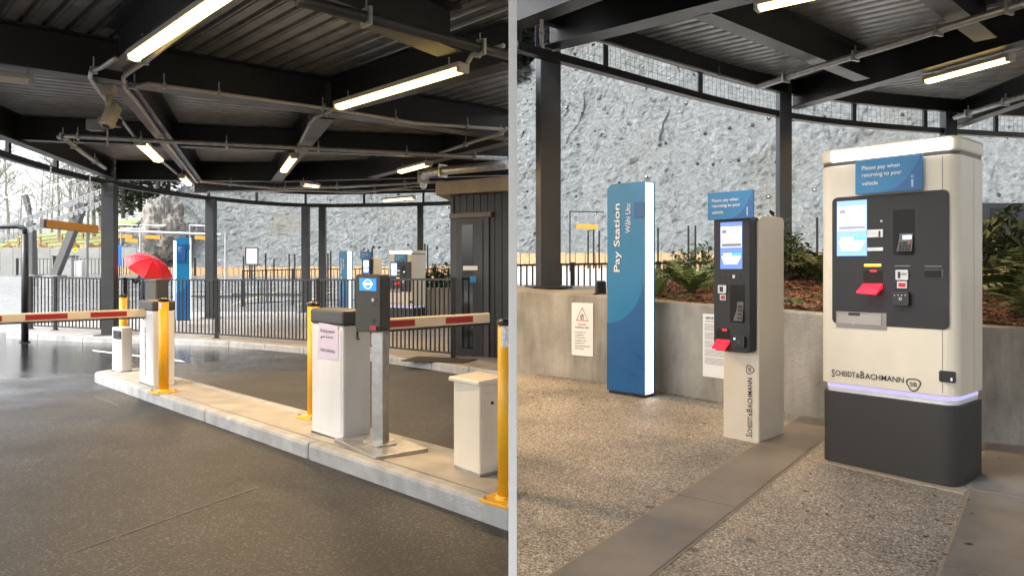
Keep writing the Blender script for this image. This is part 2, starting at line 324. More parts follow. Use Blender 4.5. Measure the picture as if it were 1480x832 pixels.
terrace = bpy.data.objects['terrace']
ZU = [(8, .16), (20, .7), (40, 1.55), (60, 1.7)]
struct(grid('upper_forecourt', mat('dry_paving', (.36, .35, .33), .55, 0, .12, 1), lin(0, 70, 3), [8.8, 20, 40, 60], lambda x, y: lerp_tab(ZU, y) - .02, smooth=False))
# concrete edge where terrace and drive meet
for y0, y1 in [(i * 1.5 - 6, i * 1.5 - 4.508) for i in range(10)]:
    za, zb = max(SR * y0, SL * y0) + .004, max(SR * y1, SL * y1) + .004
    s = MB().add([(-.002, y0, -.35), (.004, y0, -.35), (.004, y1, -.35), (-.002, y1, -.35), (-.002, y0, za), (.004, y0, za), (.004, y1, zb), (-.002, y1, zb)],
                 [(0, 3, 2, 1), (4, 5, 6, 7), (0, 1, 5, 4), (2, 3, 7, 6), (1, 2, 6, 5), (3, 0, 4, 7)])
    s.build('edging_strip', kerb_m, terrace)
# pavement behind the drive, with its kerb stones
KC = [(-13.1, 18.8), (-12.6, 18.3), (-11.7, 17.9), (-10.2, 17.25), (-7.7, 16.5), (-6.2, 15.9), (-4.15, 14.45), (-2.16, 12.65), (-1.3, 11.75), (0, 10.2)]
ZP = [(9, -.06), (12.3, -.126), (16, -.2), (17.5, -.22), (21, -.1), (24.6, -.06)]
def zp(y): return lerp_tab(ZP, y)
b = MB(); xs = lin(-13.1, -.004, 44); ys_n = 12
for x in xs:
    y0 = lerp_tab(KC, x) + .14
    for j in range(ys_n + 1):
        y = y0 + (24.6 - y0) * j / ys_n; b.v.append((x, y, zp(y)))
n1 = ys_n + 1
for i in range(len(xs) - 1):
    for j in range(ys_n): a = i * n1 + j; b.f.append((a, a + n1, a + n1 + 1, a + 1))
pavement = struct(b.build('pavement', pave_m))
for i in range(len(KC) - 1):
    (xa, ya), (xb, yb) = KC[i], KC[i + 1]; n = max(1, round(math.hypot(xb - xa, yb - ya) / 1.2))
    for k in range(n):
        t0, t1 = k / n, (k + 1) / n - .006 / math.hypot(xb - xa, yb - ya) * 1
        pa = (xa + (xb - xa) * t0, ya + (yb - ya) * t0); pb = (xa + (xb - xa) * t1, ya + (yb - ya) * t1)
        q = MB().add([(pa[0], pa[1], SL * pa[1] - .1), (pb[0], pb[1], SL * pb[1] - .1), (pb[0], pb[1] + .15, SL * pb[1] - .1), (pa[0], pa[1] + .15, SL * pa[1] - .1),
                      (pa[0], pa[1] + .02, zp(pa[1]) + .004), (pb[0], pb[1] + .02, zp(pb[1]) + .004), (pb[0], pb[1] + .15, zp(pb[1]) + .004), (pa[0], pa[1] + .15, zp(pa[1]) + .004)],
                     [(0, 3, 2, 1), (4, 5, 6, 7), (0, 1, 5, 4), (1, 2, 6, 5), (2, 3, 7, 6), (3, 0, 4, 7)])
        q.build('kerb_stone', kerb_m, pavement, bevel=.015)
# traffic island
DV = Vector((.69, -.724, 0)).normalized(); NV = Vector((.724, .69, 0)).normalized(); TH = math.atan2(DV.y, DV.x); KH = .13
A0 = gl(128, 549); A1 = gl(735, 767); A0.z = A1.z = 0
island = struct(bpy.data.objects.new('traffic_island', None)); C.objects.link(island)
dl = (A1 - A0).normalized(); nl = Vector((-dl.y, dl.x, 0)); LI = (A1 - A0).length; WI = .72
def ip(s, t): p = A0 + dl * s + nl * t; return p
def zi(p): return SL * p.y + KH
top = []
for a in range(0, 10):      # the rounded far nose
    an = R(90 + 180 * a / 9); top.append(ip(.36 + .36 * math.cos(an), WI / 2 + (WI / 2 - .0) * math.sin(an)))
top = top[::-1]
end_f, end_b = ip(LI, .15), ip(LI, WI - .15)
def slab(pts, z_top, z_bot, name, m, bev=0):
    n = len(pts); q = MB(); q.add([(p.x, p.y, SL * p.y + z_bot) for p in pts] + [(p.x, p.y, SL * p.y + z_top) for p in pts],
        [tuple(reversed(range(n))), tuple(range(n, 2 * n))] + [(i, (i + 1) % n, (i + 1) % n + n, i + n) for i in range(n)])
    return q.build(name, m, island, bevel=bev)
# last stretch is cut off square against the terrace edge
xe = -.012
def to_x(p, t):     # walk along the island until x = xe
    return p + dl * ((xe - p.x) / dl.x)
slab([ip(.30, .13), to_x(ip(0, .13), 0), to_x(ip(0, WI - .13), 0), ip(.30, WI - .13), ip(.17, WI / 2)], KH - .004, -.05, 'island_top', conc_top)
js = [.36, 2.3, 4.35, 6.5]
for side in (0, 1):
    cuts = js + [None]
    for k in range(len(cuts) - 1):
        t0, t1 = (0, .13) if side == 0 else (WI - .13, WI)
        s0 = cuts[k] + .004; s1 = cuts[k + 1]
        a, d_ = ip(s0, t0), ip(s0, t1)
        if s1 is None: b_, c_ = to_x(ip(0, t0), 0), to_x(ip(0, t1), 0)
        else: b_, c_ = ip(s1 - .004, t0), ip(s1 - .004, t1)
        slab([a, b_, c_, d_], KH, -.1, 'kerb_stone', kerb_m, .028)
for (a0, a1) in ((90, 178), (182, 270)):
    pts = []
    for r_, rng in ((WI / 2, lin(a0, a1, 6)), (WI / 2 - .13, lin(a1, a0, 6))):
        pts += [ip(.36 + r_ * math.cos(R(a)), WI / 2 + r_ * math.sin(R(a))) for a in rng]
    slab(pts, KH, -.1, 'kerb_stone', kerb_m, .02)
# painted line and old joints on the asphalt
line_m = mat('road_paint', (.62, .62, .60), .6, 0, .15, 20)
drive = bpy.data.objects['driveway']
def ground_strip(name, m, uv, h=.004):
    q = [gl(u, v) for u, v in uv]; return MB().add([(p.x, p.y, SL * p.y + h) for p in q], [tuple(range(len(q)))]).build(name, m, drive)
ground_strip('painted_line', line_m, [(133, 505.5), (135, 507.5), (268, 523.5), (262, 520.5)])
joint_m = mat('sealed_joint', (.13, .13, .13), .7, 0, .4, 30)
for uv in ([(103, 798), (345, 712.6), (345, 713.6), (103, 799)], [(345, 713), (372, 703), (372, 704), (345, 714)],
           [(137, 572), (172, 585), (171, 586.3), (136, 573)]):
    ground_strip('joint_mark', joint_m, uv, .003)
# terrace pavers
WB = Vector((.6, .8, 0)); PB = Vector((.8, -.6, 0)); P1 = Vector((.955, 4.21, 0)); P2 = Vector((2.715, 4.30, 0))
paver_m = mat('grey_paver', (.23, .21, .195), .5, 0, .16, 2.2, .1, 160, stain=.2); grout_m = mat('pale_grout', (.34, .30, .24), .8, 0, .1, 30)
def on_terrace(pts, h, h0, name, m, bev=0):
    n = len(pts); q = MB(); q.add([(p.x, p.y, SR * p.y + h0) for p in pts] + [(p.x, p.y, SR * p.y + h) for p in pts],
        [tuple(reversed(range(n))), tuple(range(n, 2 * n))] + [(i, (i + 1) % n, (i + 1) % n + n, i + n) for i in range(n)])
    return q.build(name, m, terrace, bevel=bev)
for P0, wd, ks in ((P1, .35, (-2, -1, 0, 1)), (P2, .62, (-2, -1, 0))):
    on_terrace([P0 + WB * (ks[0] * 1.33) - PB * .012, P0 + WB * (ks[0] * 1.33) + PB * (wd + .012), P0 + WB * ((ks[-1] + 1) * 1.33) + PB * (wd + .012), P0 + WB * ((ks[-1] + 1) * 1.33) - PB * .012], .004, -.03, 'grout_bed', grout_m)
    for k in ks:
        a = P0 + WB * (k * 1.33 + .006); c = P0 + WB * ((k + 1) * 1.33 - .006)
        on_terrace([a, a + PB * wd, c + PB * wd, c], .010, -.02, 'paver', paver_m, .003)
# planter wall with soil behind
WL = [(.012, 8.6, 1.154), (.5, 8.28, 1.12), (.98, 7.9, 1.10), (1.4, 7.48, 1.07), (1.8, 7.05, 1.05), (2.33, 6.42, 1.03), (2.9, 5.92, 1.0), (3.5, 5.44, .966), (4.3, 4.98, .95), (5.6, 4.6, .93), (8, 4.3, .92)]
wall = thing('planter_wall', 'long low cast concrete planter wall curving behind the payment machines', 'wall', (2, 7.2, .14))
b = MB(); bt = MB()
def off(i, d):
    a = Vector(WL[max(i - 1, 0)][:2]); c = Vector(WL[min(i + 1, len(WL) - 1)][:2]); t = (c - a).normalized(); n = Vector((-t.y, t.x))
    if n.y < 0: n = -n
    p = Vector(WL[i][:2]) + n * d; return p
for i in range(len(WL)):
    z1 = WL[i][2]; f = Vector(WL[i][:2]); k = off(i, .26)
    if i == 0: k.x = .012
    b.v += [(f.x, f.y, -.1), (f.x, f.y, z1), (k.x, k.y, z1), (k.x, k.y, -.1)]
for i in range(len(WL) - 1):
    a = 4 * i; b.f += [(a, a + 4, a + 5, a + 1), (a + 1, a + 5, a + 6, a + 2), (a + 2, a + 6, a + 7, a + 3)]
b.f += [(0, 1, 2, 3)]
world(b.build('wall_body', conc_wall, wall, bevel=.012))
def wall_y(x): return lerp_tab([(p[0], p[1]) for p in WL], x)
def wall_z(x): return lerp_tab([(p[0], p[2]) for p in WL], x)
ledge = MB()
lx = [.012, .5, .98, 1.3]
for i, x in enumerate(lx): ledge.v += [(x, wall_y(x) + .2, wall_z(x) + .004), (x, 10.6, 1.15)]
for i in range(3): ledge.f.append((2 * i, 2 * i + 2, 2 * i + 3, 2 * i + 1))
world(ledge.build('column_plinth', conc_top, wall))
def soil_z(x, t): return wall_z(x) - .02 + .10 * min(t, 3) + .05 * noise.noise((x * 2, t * 2, 0)) - (.05 if t < .15 else 0)
b = MB(); sxs = lin(1.3, 8, 40); nt_ = 10
for x in sxs:
    for j in range(nt_ + 1):
        t = 3.6 * j / nt_; b.v.append((x + t * .25, wall_y(x) + .22 + t, soil_z(x, t)))
for i in range(len(sxs) - 1):
    for j in range(nt_): a = i * (nt_ + 1) + j; b.f.append((a, a + nt_ + 1, a + nt_ + 2, a + 1))
struct(b.build('planter_soil', mat('dark_soil', (.05, .028, .018), .9, 0, .4, 9, .6, 60), smooth=True))
b = MB()
for _ in range(8000):      # bark chips
    x = random.uniform(1.32, 4.6) if random.random() < .8 else random.uniform(4.6, 7.5); t = random.uniform(.03, 3.0)
    if x > 4.5 and random.random() < .4: continue
    L, W, H = random.uniform(.025, .09), random.uniform(.014, .036), random.uniform(.004, .01)
    M = Matrix.Translation((x + t * .25, wall_y(x) + .22 + t, soil_z(x, t) + .012)) @ Matrix.Rotation(random.uniform(0, 6.3), 4, 'Z') @ Matrix.Rotation(random.uniform(-.5, .5), 4, 'X') @ Matrix.Rotation(random.uniform(-.4, .4), 4, 'Y')
    b.box(-L / 2, L / 2, -W / 2, W / 2, -H / 2, H / 2, M)
tag(b.build('bark_mulch', bark_m), 'reddish brown bark mulch spread over the planter soil', 'mulch', kind='stuff')
# ------------------------------------------------------------------ rock slope
RF = [(-40, 66, .8), (-33, 63, .8), (-20, 57, .85), (-8, 49, .9), (-.5, 43, 1.2), (6, 39, 1.6), (14, 35, 1.7), (26, 29, 1.7), (48, 20, 1.7)]
RH = [(0, .5), (.04, 5), (.09, 11), (.2, 15.5), (.38, 16.5), (.43, 17), (.48, 24), (.55, 27), (.7, 28), (1, 30)]
seg = [math.dist(RF[i][:2], RF[i + 1][:2]) for i in range(len(RF) - 1)]; tot = sum(seg)
def foot(s):
    d = s * tot
    for i, L in enumerate(seg):
        if d <= L or i == len(seg) - 1:
            f = d / L; return Vector(RF[i]).lerp(Vector(RF[i + 1]), f), i
        d -= L
NS, NT = 560, 150
b = MB()
for i in range(NS + 1):
    s = i / NS; p, k = foot(s); h = lerp_tab(RH, s)
    t_ = Vector((RF[k + 1][0] - RF[k][0], RF[k + 1][1] - RF[k][1], 0)).normalized(); n_ = Vector((-t_.y, t_.x, 0))
    for j in range(NT + 1):
        f = j / NT; z = f * h
        q = p + n_ * (z * .62 + 1.0) + Vector((0, 0, z))
        d = .8 * noise.fractal(q * .10, .9, 2.1, 3) + .22 * noise.fractal(q * .45 + Vector((3, 9, 1)), .8, 2.2, 3) + .19 * noise.turbulence(q * .9, 5, True, noise_basis='PERLIN_ORIGINAL', amplitude_scale=.6, frequency_scale=2.1)
        rg = abs(noise.noise(Vector((s * 26 + f * 3.0, f * 2.2, 4)))) ; d += -.45 * max(0, .22 - rg) / .22
        d *= min(1, z / 1.5 + .15)
        nv = noise.noise_vector(q * 3.9) * .10 + noise.noise_vector(q * 8.7) * .085; q = q - n_ * d * .8 + Vector((0, 0, d * .35)) + nv; b.v.append(tuple(q))
for i in range(NS):
    for j in range(NT): a = i * (NT + 1) + j; b.f.append((a, a + NT + 1, a + NT + 2, a + 1))
rock = struct(b.build('rock_slope', rock_mat, smooth=False))
def rock_pt(s, f): return Vector(b.v[min(NS, int(s * NS)) * (NT + 1) + min(NT, int(f * NT))])
rockverts = b.v
an_dark = mat('anchor_recess', (.015, .015, .015), .8); an_l = mat('anchor_plate', (.36, .36, .35), .5, .3)
am = MB().lathe([(.0, -.1), (.19, -.1), (.17, .03), (.10, .05)], 8); ao = am.build('rock_anchor', an_dark); amesh = ao.data; bpy.data.objects.remove(ao)
pm = MB().box(-.04, .12, -.17, -.02, .02, .09); po = pm.build('anchor_plate', an_l); pmesh = po.data; bpy.data.objects.remove(po)
cnt = 0
for i in range(46):
    for j in range(12):
        s = .30 + .58 * (i + (.5 if j % 2 else 0)) / 46 + random.uniform(-.004, .004); f = .05 + .08 * j + random.uniform(-.012, .012)
        if f > .98 or random.random() < .5: continue
        q = Vector(rockverts[int(s * NS) * (NT + 1) + int(f * NT)]); _, k = foot(s)
        t_ = Vector((RF[k + 1][0] - RF[k][0], RF[k + 1][1] - RF[k][1], 0)).normalized(); n_ = Vector((t_.y, -t_.x, 0)); nn = (n_ * .85 + Vector((0, 0, .5))).normalized()
        for me, nm in ((amesh, 'rock_anchor'), (pmesh, 'anchor_plate')):
            if me is pmesh and random.random() < .65: continue
            o = bpy.data.objects.new(nm, me); C.objects.link(o); o.parent = rock; o.location = q + nn * .06; o.rotation_euler = nn.to_track_quat('Z', 'Y').to_euler()
            sc = random.uniform(.35, .62); o.scale = (sc, sc, sc)
        cnt += 1
# loose boulder face at the left end of the slope
def boulder(loc, r, seed):
    bb = MB(); n, m2 = 64, 40
    for j in range(m2 + 1):
        ph = math.pi * j / m2
        for i in range(n):
            th = 2 * math.pi * i / n; d = Vector((math.sin(ph) * math.cos(th), math.sin(ph) * math.sin(th), math.cos(ph)))
            q = d * (1 + .35 * noise.fractal(d * 1.3 + Vector((seed, 0, 0)), .7, 2.2, 6)); bb.v.append((loc[0] + q.x * r[0], loc[1] + q.y * r[1], loc[2] + q.z * r[2]))
    for j in range(m2):
        for i in range(n): a = j * n + i; c = j * n + (i + 1) % n; bb.f.append((a, a + n, c + n, c))
    return bb.build('outcrop', mat('bare_rock', (.22, .205, .18), .85, 0, .35, .8, .9, 6), rock, smooth=False)
boulder((-30.3, 63.2, 4.6), (1.9, 1.8, 2.9), 3)
# ------------------------------------------------------------------ hillside on the left
def hz(x, y):
    k = lerp_tab([(-110, .07), (-75, .12), (-50, .2), (-35, .24), (-20, .3)], x)
    return .75 + max(0, y - 66) * k + .5 * noise.noise((x * .08, y * .08, 0)) * min(1, max(0, y - 66) / 8)
struct(grid('hillside', grass_m, lin(-190, -36, 60), lin(64, 190, 50), lambda x, y: hz(x, y) if y < 150 else hz(x, 150) - (y - 150) * .1))
# ================================================================== canopies
def beam(a, b, depth=.45, wd=.2, parent=None, m=None, name='beam', top=None):
    """I-section whose lower flange runs from a to b"""
    a = Vector(a); b = Vector(b); q = MB(); t = .016
    q.bar(a, b, wd, t, oz=t / 2); q.bar(a, b, .014, depth - 2 * t, oz=depth / 2); q.bar(a, b, wd, t, oz=depth - t / 2)
    return world(q.build(name, m or steel, parent))
def clip(poly, o, d):
    """interval of line o + t d inside convex polygon"""
    t0, t1 = -1e9, 1e9; n = len(poly); area = sum(poly[i][0] * poly[(i + 1) % n][1] - poly[(i + 1) % n][0] * poly[i][1] for i in range(n)); sg = 1 if area > 0 else -1
    for i in range(n):
        p, q = poly[i], poly[(i + 1) % n]; ex, ey = q[0] - p[0], q[1] - p[1]; nx, ny = -ey * sg, ex * sg
        den = nx * d[0] + ny * d[1]; num = nx * (p[0] - o[0]) + ny * (p[1] - o[1])
        if abs(den) < 1e-9:
            if num > 0: return None
            continue
        t = num / den
        if den > 0: t0 = max(t0, t)
        else: t1 = min(t1, t)
    return (t0, t1) if t1 - t0 > .02 else None
def deck(poly, z, ang, parent, pitch=.21, sheet=5):
    """corrugated steel deck, laid in sheets of a few ribs, each sheet an object of its own"""
    d = (math.cos(ang), math.sin(ang)); n = (-d[1], d[0]); ss = [p[0] * n[0] + p[1] * n[1] for p in poly]; s = min(ss); k = 0; q = MB()
    prof = [(0, 0), (.052, 0), (.066, .05), (.098, .05), (.112, 0), (.124, 0), (.130, .012), (.150, .012), (.156, 0), (.21, 0)]
    while s < max(ss):
        for (p0, h0), (p1, h1) in zip(prof, prof[1:]):
            sa, sb = s + p0 * pitch / .21, s + p1 * pitch / .21
            ia = clip(poly, (n[0] * sa, n[1] * sa), d); ib = clip(poly, (n[0] * sb, n[1] * sb), d)
            if not ia or not ib: continue
            vs = []
            for (sv, (t0, t1), h) in ((sa, ia, h0), (sb, ib, h1)):
                vs += [(n[0] * sv + d[0] * t0, n[1] * sv + d[1] * t0, z + h), (n[0] * sv + d[0] * t1, n[1] * sv + d[1] * t1, z + h)]
            q.add(vs, [(0, 1, 3, 2)])
        s += pitch; k += 1
        if k % sheet == 0 and q.v: world(q.build('deck_sheet', galv, parent)); q = MB()
    if q.v: world(q.build('deck_sheet', galv, parent))
def roof_cover(poly, z, parent):
    world(MB().prism(poly, z, z + .05).build('roof_membrane', mat('roof_membrane', (.12, .12, .12), .7), parent))
def column(x, y, z0, z1, wd, parent, rz=0.0, base=True, m=None):
    M = Matrix.Translation((x, y, 0)) @ Matrix.Rotation(rz, 4, 'Z'); h = wd / 2
    p = world(MB().box(-h, h, -h, h, z0, z1, M).build('column', m or steel_f, parent, bevel=.008))
    if base:
        k = h * 1.9; bp_ = world(MB().box(-k, k, -k, k, z0 - .002, z0 + .03, M).build('base_plate', m or steel_f, parent, bevel=.004))
    for dz in (.18, .30):
        for dx in (-.05, .05):
            o = MB().lathe([(.014, 0), (.014, .012)], 6).build('bolt', black_pl, parent)
            o.rotation_euler = (R(90), 0, rz); o.location = M @ Vector((dx, -h - .001, z1 - dz)) - parent.location
    return p
def ring(pts, z0, z1, wd, parent, name, m=None):
    for (a, b_) in zip(pts, pts[1:]):
        q = MB(); q.bar((a[0], a[1], (z0 + z1) / 2), (b_[0], b_[1], (z0 + z1) / 2), wd, z1 - z0); world(q.build(name, m or steel, parent))
def mesh_infill(pts, z0, z1, parent):
    q = MB()
    for (a, b_) in zip(pts, pts[1:]):
        a = Vector((a[0], a[1], 0)); b2 = Vector((b_[0], b_[1], 0)); L = (b2 - a).length; n = int(L / .10)
        for i in range(n):
            p = a.lerp(b2, i / n); q.bar((p.x, p.y, z0), (p.x, p.y, z1), .003, .003, up=(0, 1, .01))
        for k in (1, 2):
            z = z0 + (z1 - z0) * k / 3; q.bar((a.x, a.y, z), (b2.x, b2.y, z), .003, .003)
    o = world(q.build('mesh_infill', steel, parent)); o['kind'] = 'stuff'
def smoothc(pts, n=3):
    """Catmull-Rom through plan points"""
    out = []; P = [pts[0]] + list(pts) + [pts[-1]]
    for i in range(1, len(P) - 2):
        for k in range(n):
            t = k / n; r = []
            for c in range(2):
                p0, p1, p2, p3 = (P[i + q][c] for q in (-1, 0, 1, 2))
                r.append(.5 * (2 * p1 + (p2 - p0) * t + (2 * p0 - 5 * p1 + 4 * p2 - p3) * t * t + (3 * p1 - p0 - 3 * p2 + p3) * t ** 3))
            out.append(tuple(r))
    return out + [tuple(pts[-1])]
ZB = 3.5; ZD = 3.96
cl = thing('steel_canopy', 'dark steel canopy with corrugated deck over the driveway and barriers', 'canopy', (-9.8, 17.7, -.22))
near_poly = [(-7.2, 6.0), (-.012, 11.88), (-.012, -5), (-7.2, -5)]
far_poly = [(-7.2, 6.0), (-8.38, 10.7), (-9.85, 17.2), (-9.2, 21.6), (-7, 24.2), (-2.9, 23.7), (-.012, 22.5), (-.012, 11.88)]
deck(near_poly, ZD, TH, cl); deck(far_poly, ZD, R(29), cl)
roof_cover([(-.012, -5), (-.012, 22.5), (-2.9, 23.7), (-7, 24.2), (-9.2, 21.6), (-9.85, 17.2), (-8.38, 10.7), (-7.2, 6.0), (-7.2, -5)], ZD + .08, cl)
def lb(u0, v0, u1, v1, z=ZB, **k): return beam(az(u0, v0, z), az(u1, v1, z), parent=cl, **k)
beam((-6.6, 6.52, ZB), (-.03, 11.87, ZB), parent=cl, wd=.30, depth=.46)              # main beam across
lb(300, 0, 172, 103, wd=.26, m=steel_f); beam(az(300, 0, ZB), az(300, 0, ZB) + DV * 3.2, parent=cl, wd=.26, m=steel_f)
lb(178, 124, 286, 264, wd=.26, depth=.44)
lb(452, 0, 650, 79, wd=.30, depth=.44); beam(az(452, 0, ZB), az(452, 0, ZB) + Vector((-1.6, -2.4, 0)), parent=cl, wd=.30, depth=.44)
pL2a, pL2b = az(479, 163, ZB), az(640, 74, ZB); beam(pL2a, (-.03, pL2a.y - (pL2a.x * -1 - .03) * .95, ZB), parent=cl, wd=.24, depth=.44)
lb(470, 172, 398, 264, wd=.26, depth=.44)
beam((-.03, 12.1, ZB), az(538, 257, ZB), parent=cl, wd=.24, depth=.44)
beam((-9.1, 11.9, ZB + .04), (-.03, 14.4, ZB + .04), parent=cl, depth=.40)
beam((-9.4, 17.25, ZB), (-5.5, 17.6, ZB), parent=cl, depth=.46); beam((-5.5, 17.6, ZB), (-.03, 16.4, ZB), parent=cl, depth=.46)
beam((-9.0, 20.6, ZB + .05), (-.03, 19.6, ZB + .05), parent=cl, depth=.38)
beam((-7.9, 10.4, ZB), (-9.45, 17.25, ZB), parent=cl, depth=.46); beam((-6.6, 5.6, ZB), (-7.9, 10.4, ZB), parent=cl, depth=.46)
ringpts = smoothc([(-8.4, 10.2), (-9.5, 13.7), (-9.95, 17.75), (-9.1, 21.8), (-6.9, 24.3), (-2.9, 23.8), (-.03, 22.5)], 4)
ring(ringpts, 3.45, 3.57, .12, cl, 'ring_rail')
upper = smoothc([(-8.2, 10.2), (-9.3, 13.7), (-9.75, 17.75), (-8.95, 21.65), (-6.85, 24.1), (-2.85, 23.6), (-.03, 22.3)], 4)
ring(upper, 3.86, 4.12, .10, cl, 'eaves_beam')
mesh_infill(ringpts, 3.57, 3.95, cl)
for i in range(0, len(ringpts), 2):
    p = ringpts[i]; world(MB().box(p[0] - .035, p[0] + .035, p[1] - .035, p[1] + .035, 3.57, 3.95).build('ring_stub', steel, cl))
for (u, vb, x, y, wd) in ((161, 485, -9.8, 17.7, .29), (305.5, 464, -9.05, 21.85, .26), (441.5, 455, -6.9, 24.3, .24), (463, 450, -6.35, 24.35, .22), (608, 450, -3.0, 23.8, .19)):
    column(x, y, zp(y) - .01, 3.46, wd, cl, rz=R(8) if u < 200 else 0)
# right canopy
ZR = 4.2; ZE = 4.66
cr_ = thing('steel_canopy', 'dark steel canopy with curved mesh fringe over the payment machines', 'canopy', (.47, 9.35, 1.15))
rpoly = [(.012, -5), (.012, 8.7), (.64, 9.4), (4.6, 12.6), (8.6, 14.25), (13, 15), (13, -5)]
deck(rpoly, ZE, R(-42), cr_, pitch=.20); roof_cover(rpoly, ZE + .08, cr_)
def rb(u0, v0, u1, v1, ext=0, **k):
    a, b_ = az(u0, v0, ZR), az(u1, v1, ZR); b_ = b_ + (b_ - a).normalized() * ext; return beam(a, b_, parent=cr_, **k)
rb(795, 70, 1075, 0, 4.5, wd=.30, depth=.46, m=steel)
beam((.03, 8.45, ZR), (4.6, 3.2, ZR), parent=cr_, wd=.26, depth=.46)
rb(1012, 22, 1246, 116, 0, wd=.22, depth=.44)
rb(1146, 158, 1480, 62, 4.0, wd=.24, depth=.46)
rb(1378, 186, 1480, 150, 3.0, wd=.22, depth=.46)
beam(az(1300, 0, ZR) + Vector((-.9, -1.2, 0)), az(1425, 58, ZR), parent=cr_, wd=.24, depth=.44)
rring = smoothc([(.03, 8.75), (.68, 9.35), (4.72, 12.7), (8.8, 14.3), (12.8, 15.1)], 5)
ring(rring, 4.03, 4.13, .12, cr_, 'ring_rail')
rup = smoothc([(.03, 8.6), (.68, 9.2), (4.62, 12.5), (8.7, 14.1), (12.8, 14.9)], 5)
ring(rup, 4.42, 4.75, .10, cr_, 'eaves_beam')
mesh_infill(rring, 4.13, 4.5, cr_)
for i in range(0, len(rring), 2):
    p = rring[i]; world(MB().box(p[0] - .035, p[0] + .035, p[1] - .035, p[1] + .035, 4.13, 4.5).build('ring_stub', steel, cr_))
for (x, y, z0, wd, rz) in ((.47, 9.45, 1.15, .27, R(12)), (4.72, 12.62, .4, .21, 0), (8.5, 14.15, .5, .22, 0)):
    column(x, y, z0, 4.62, wd, cr_, rz=rz)
# added white divider post covering the seam between the two halves
dp = thing('downpipe', 'slim white downpipe added between the two halves', 'downpipe', (.0028, 2.9, .02))
MB().box(-.0165, .0165, -.0165, .0165, -.1, 4.4).build('pipe', mat('downpipe_white', (.95, .95, .95), .6, 0, .01), dp, bevel=.002)  # upright shaft of the added divider
MB().box(-.05, .05, -.02, .02, 4.05, 4.09).build('bracket', galvp, dp, bevel=.003)
MB().lathe([(.024, -.03), (.024, .05)], 12).build('divider_foot', mat('downpipe_white', (0, 0, 0)), dp)
# ------------------------------------------------------------------ light fittings (they give off light)
def batten(label, a, b_, z_drop=0.0, wd=.15, ht=.09, m=None, hang=True, group='lit batten lights under the canopies', body=None):
    a = Vector(a); b_ = Vector(b_); t = thing('batten_light', label, 'light', (a + b_) / 2, 0, group); L = (b_ - a).length; an = math.atan2((b_ - a).y, (b_ - a).x); t.rotation_euler[2] = an
    h = L / 2; q = MB(); q.prism([(-h, -wd / 2), (h, -wd / 2), (h, wd / 2), (-h, wd / 2)], .035, ht); q.build('body', body or conduit_m, t, bevel=.012)
    d = MB(); n = 8; k = len(d.v); prof = [(wd * .44 * math.cos(R(180 + 180 * i / n)), .034 + .05 * math.sin(R(180 + 180 * i / n))) for i in range(n + 1)]
    for x in (-h + .05, h - .05): d.v += [(x, y, z) for y, z in prof]
    m_ = n + 1
    d.f += [(i, i + 1, m_ + i + 1, m_ + i) for i in range(n)] + [tuple(range(m_)), tuple(reversed(range(m_, 2 * m_)))]
    d.build('diffuser', m or tube_m, t, smooth=False)
    for x in (-h, h - .05): MB().box(x, x + .05, -wd * .46, wd * .46, -.012, .04).build('end_cap', body or conduit_m, t, bevel=.008)
    if (m or tube_m) in (tube_m, tube_s):
        ld = bpy.data.lights.new('tube_light', 'AREA'); ld.shape = 'RECTANGLE'; ld.size = L - .1; ld.size_y = wd * .8; ld.energy = LAMP_W * L * (.6 if m == tube_s else 1); ld.color = (1, .69, .38); ld.spread = R(170)
        lo = bpy.data.objects.new('tube_light', ld); C.objects.link(lo); lo.parent = t; lo.location = (0, 0, -.03)
    if hang:
        for x in (-h * .8, h * .8): MB().tube([(x, 0, ht), (x, 0, ht + .06), (x, 0, ht + .10)], .008, 6).build('hanger', galvp, t)
    return t
zl = ZB - .14
batten('long batten light at the top edge of the driveway canopy', az(192, 88, zl), az(192, 88, zl) + DV * 2.75, wd=.13, m=tube_m)
batten('long tilted batten light above the charcoal card reader', az(488, 158, zl), az(671, 103, zl), wd=.15)
batten('short double lamp under the far beam near the camera bracket', az(202, 209, zl), az(229, 234, zl), wd=.2)
batten('tiny lit lamp at the end of the far sloping beam', az(262, 257, zl), az(273, 268, zl), wd=.16)
batten('short lit lamp on the beam left of the card reader', az(410, 249, zl), az(426, 228, zl), wd=.16)
batten('small dim lamp under the far canopy edge', az(436, 268, zl), az(461, 271, zl), wd=.14, m=tube_s)
batten('short lit lamp near the silver pipe by the shed', az(578, 250, zl), az(620, 239, zl), wd=.17)
batten('thin lit lamp just above the row of pay machines behind the fence', az(554, 291, zl), az(599, 287, zl), wd=.12, m=tube_s)
zr_ = ZR - .12
batten('lit batten light at the top edge of the machine canopy', az(1092, 16, zr_), az(1092, 16, zr_) + (az(1165, 0, zr_) - az(1092, 16, zr_)).normalized() * 1.5, wd=.15)
batten('lit batten light above the large white pay machine', az(1337, 121, zr_), az(1463, 87, zr_), wd=.15)
u_off = mat('unlit_diffuser', (.62, .62, .60), .4)
batten('unlit grey batten light at the left edge under the canopy', az(-40, 112, zl), az(50, 122, zl), wd=.17, m=u_off, group=None, body=mat('grey_batten', (.36, .36, .36), .5))
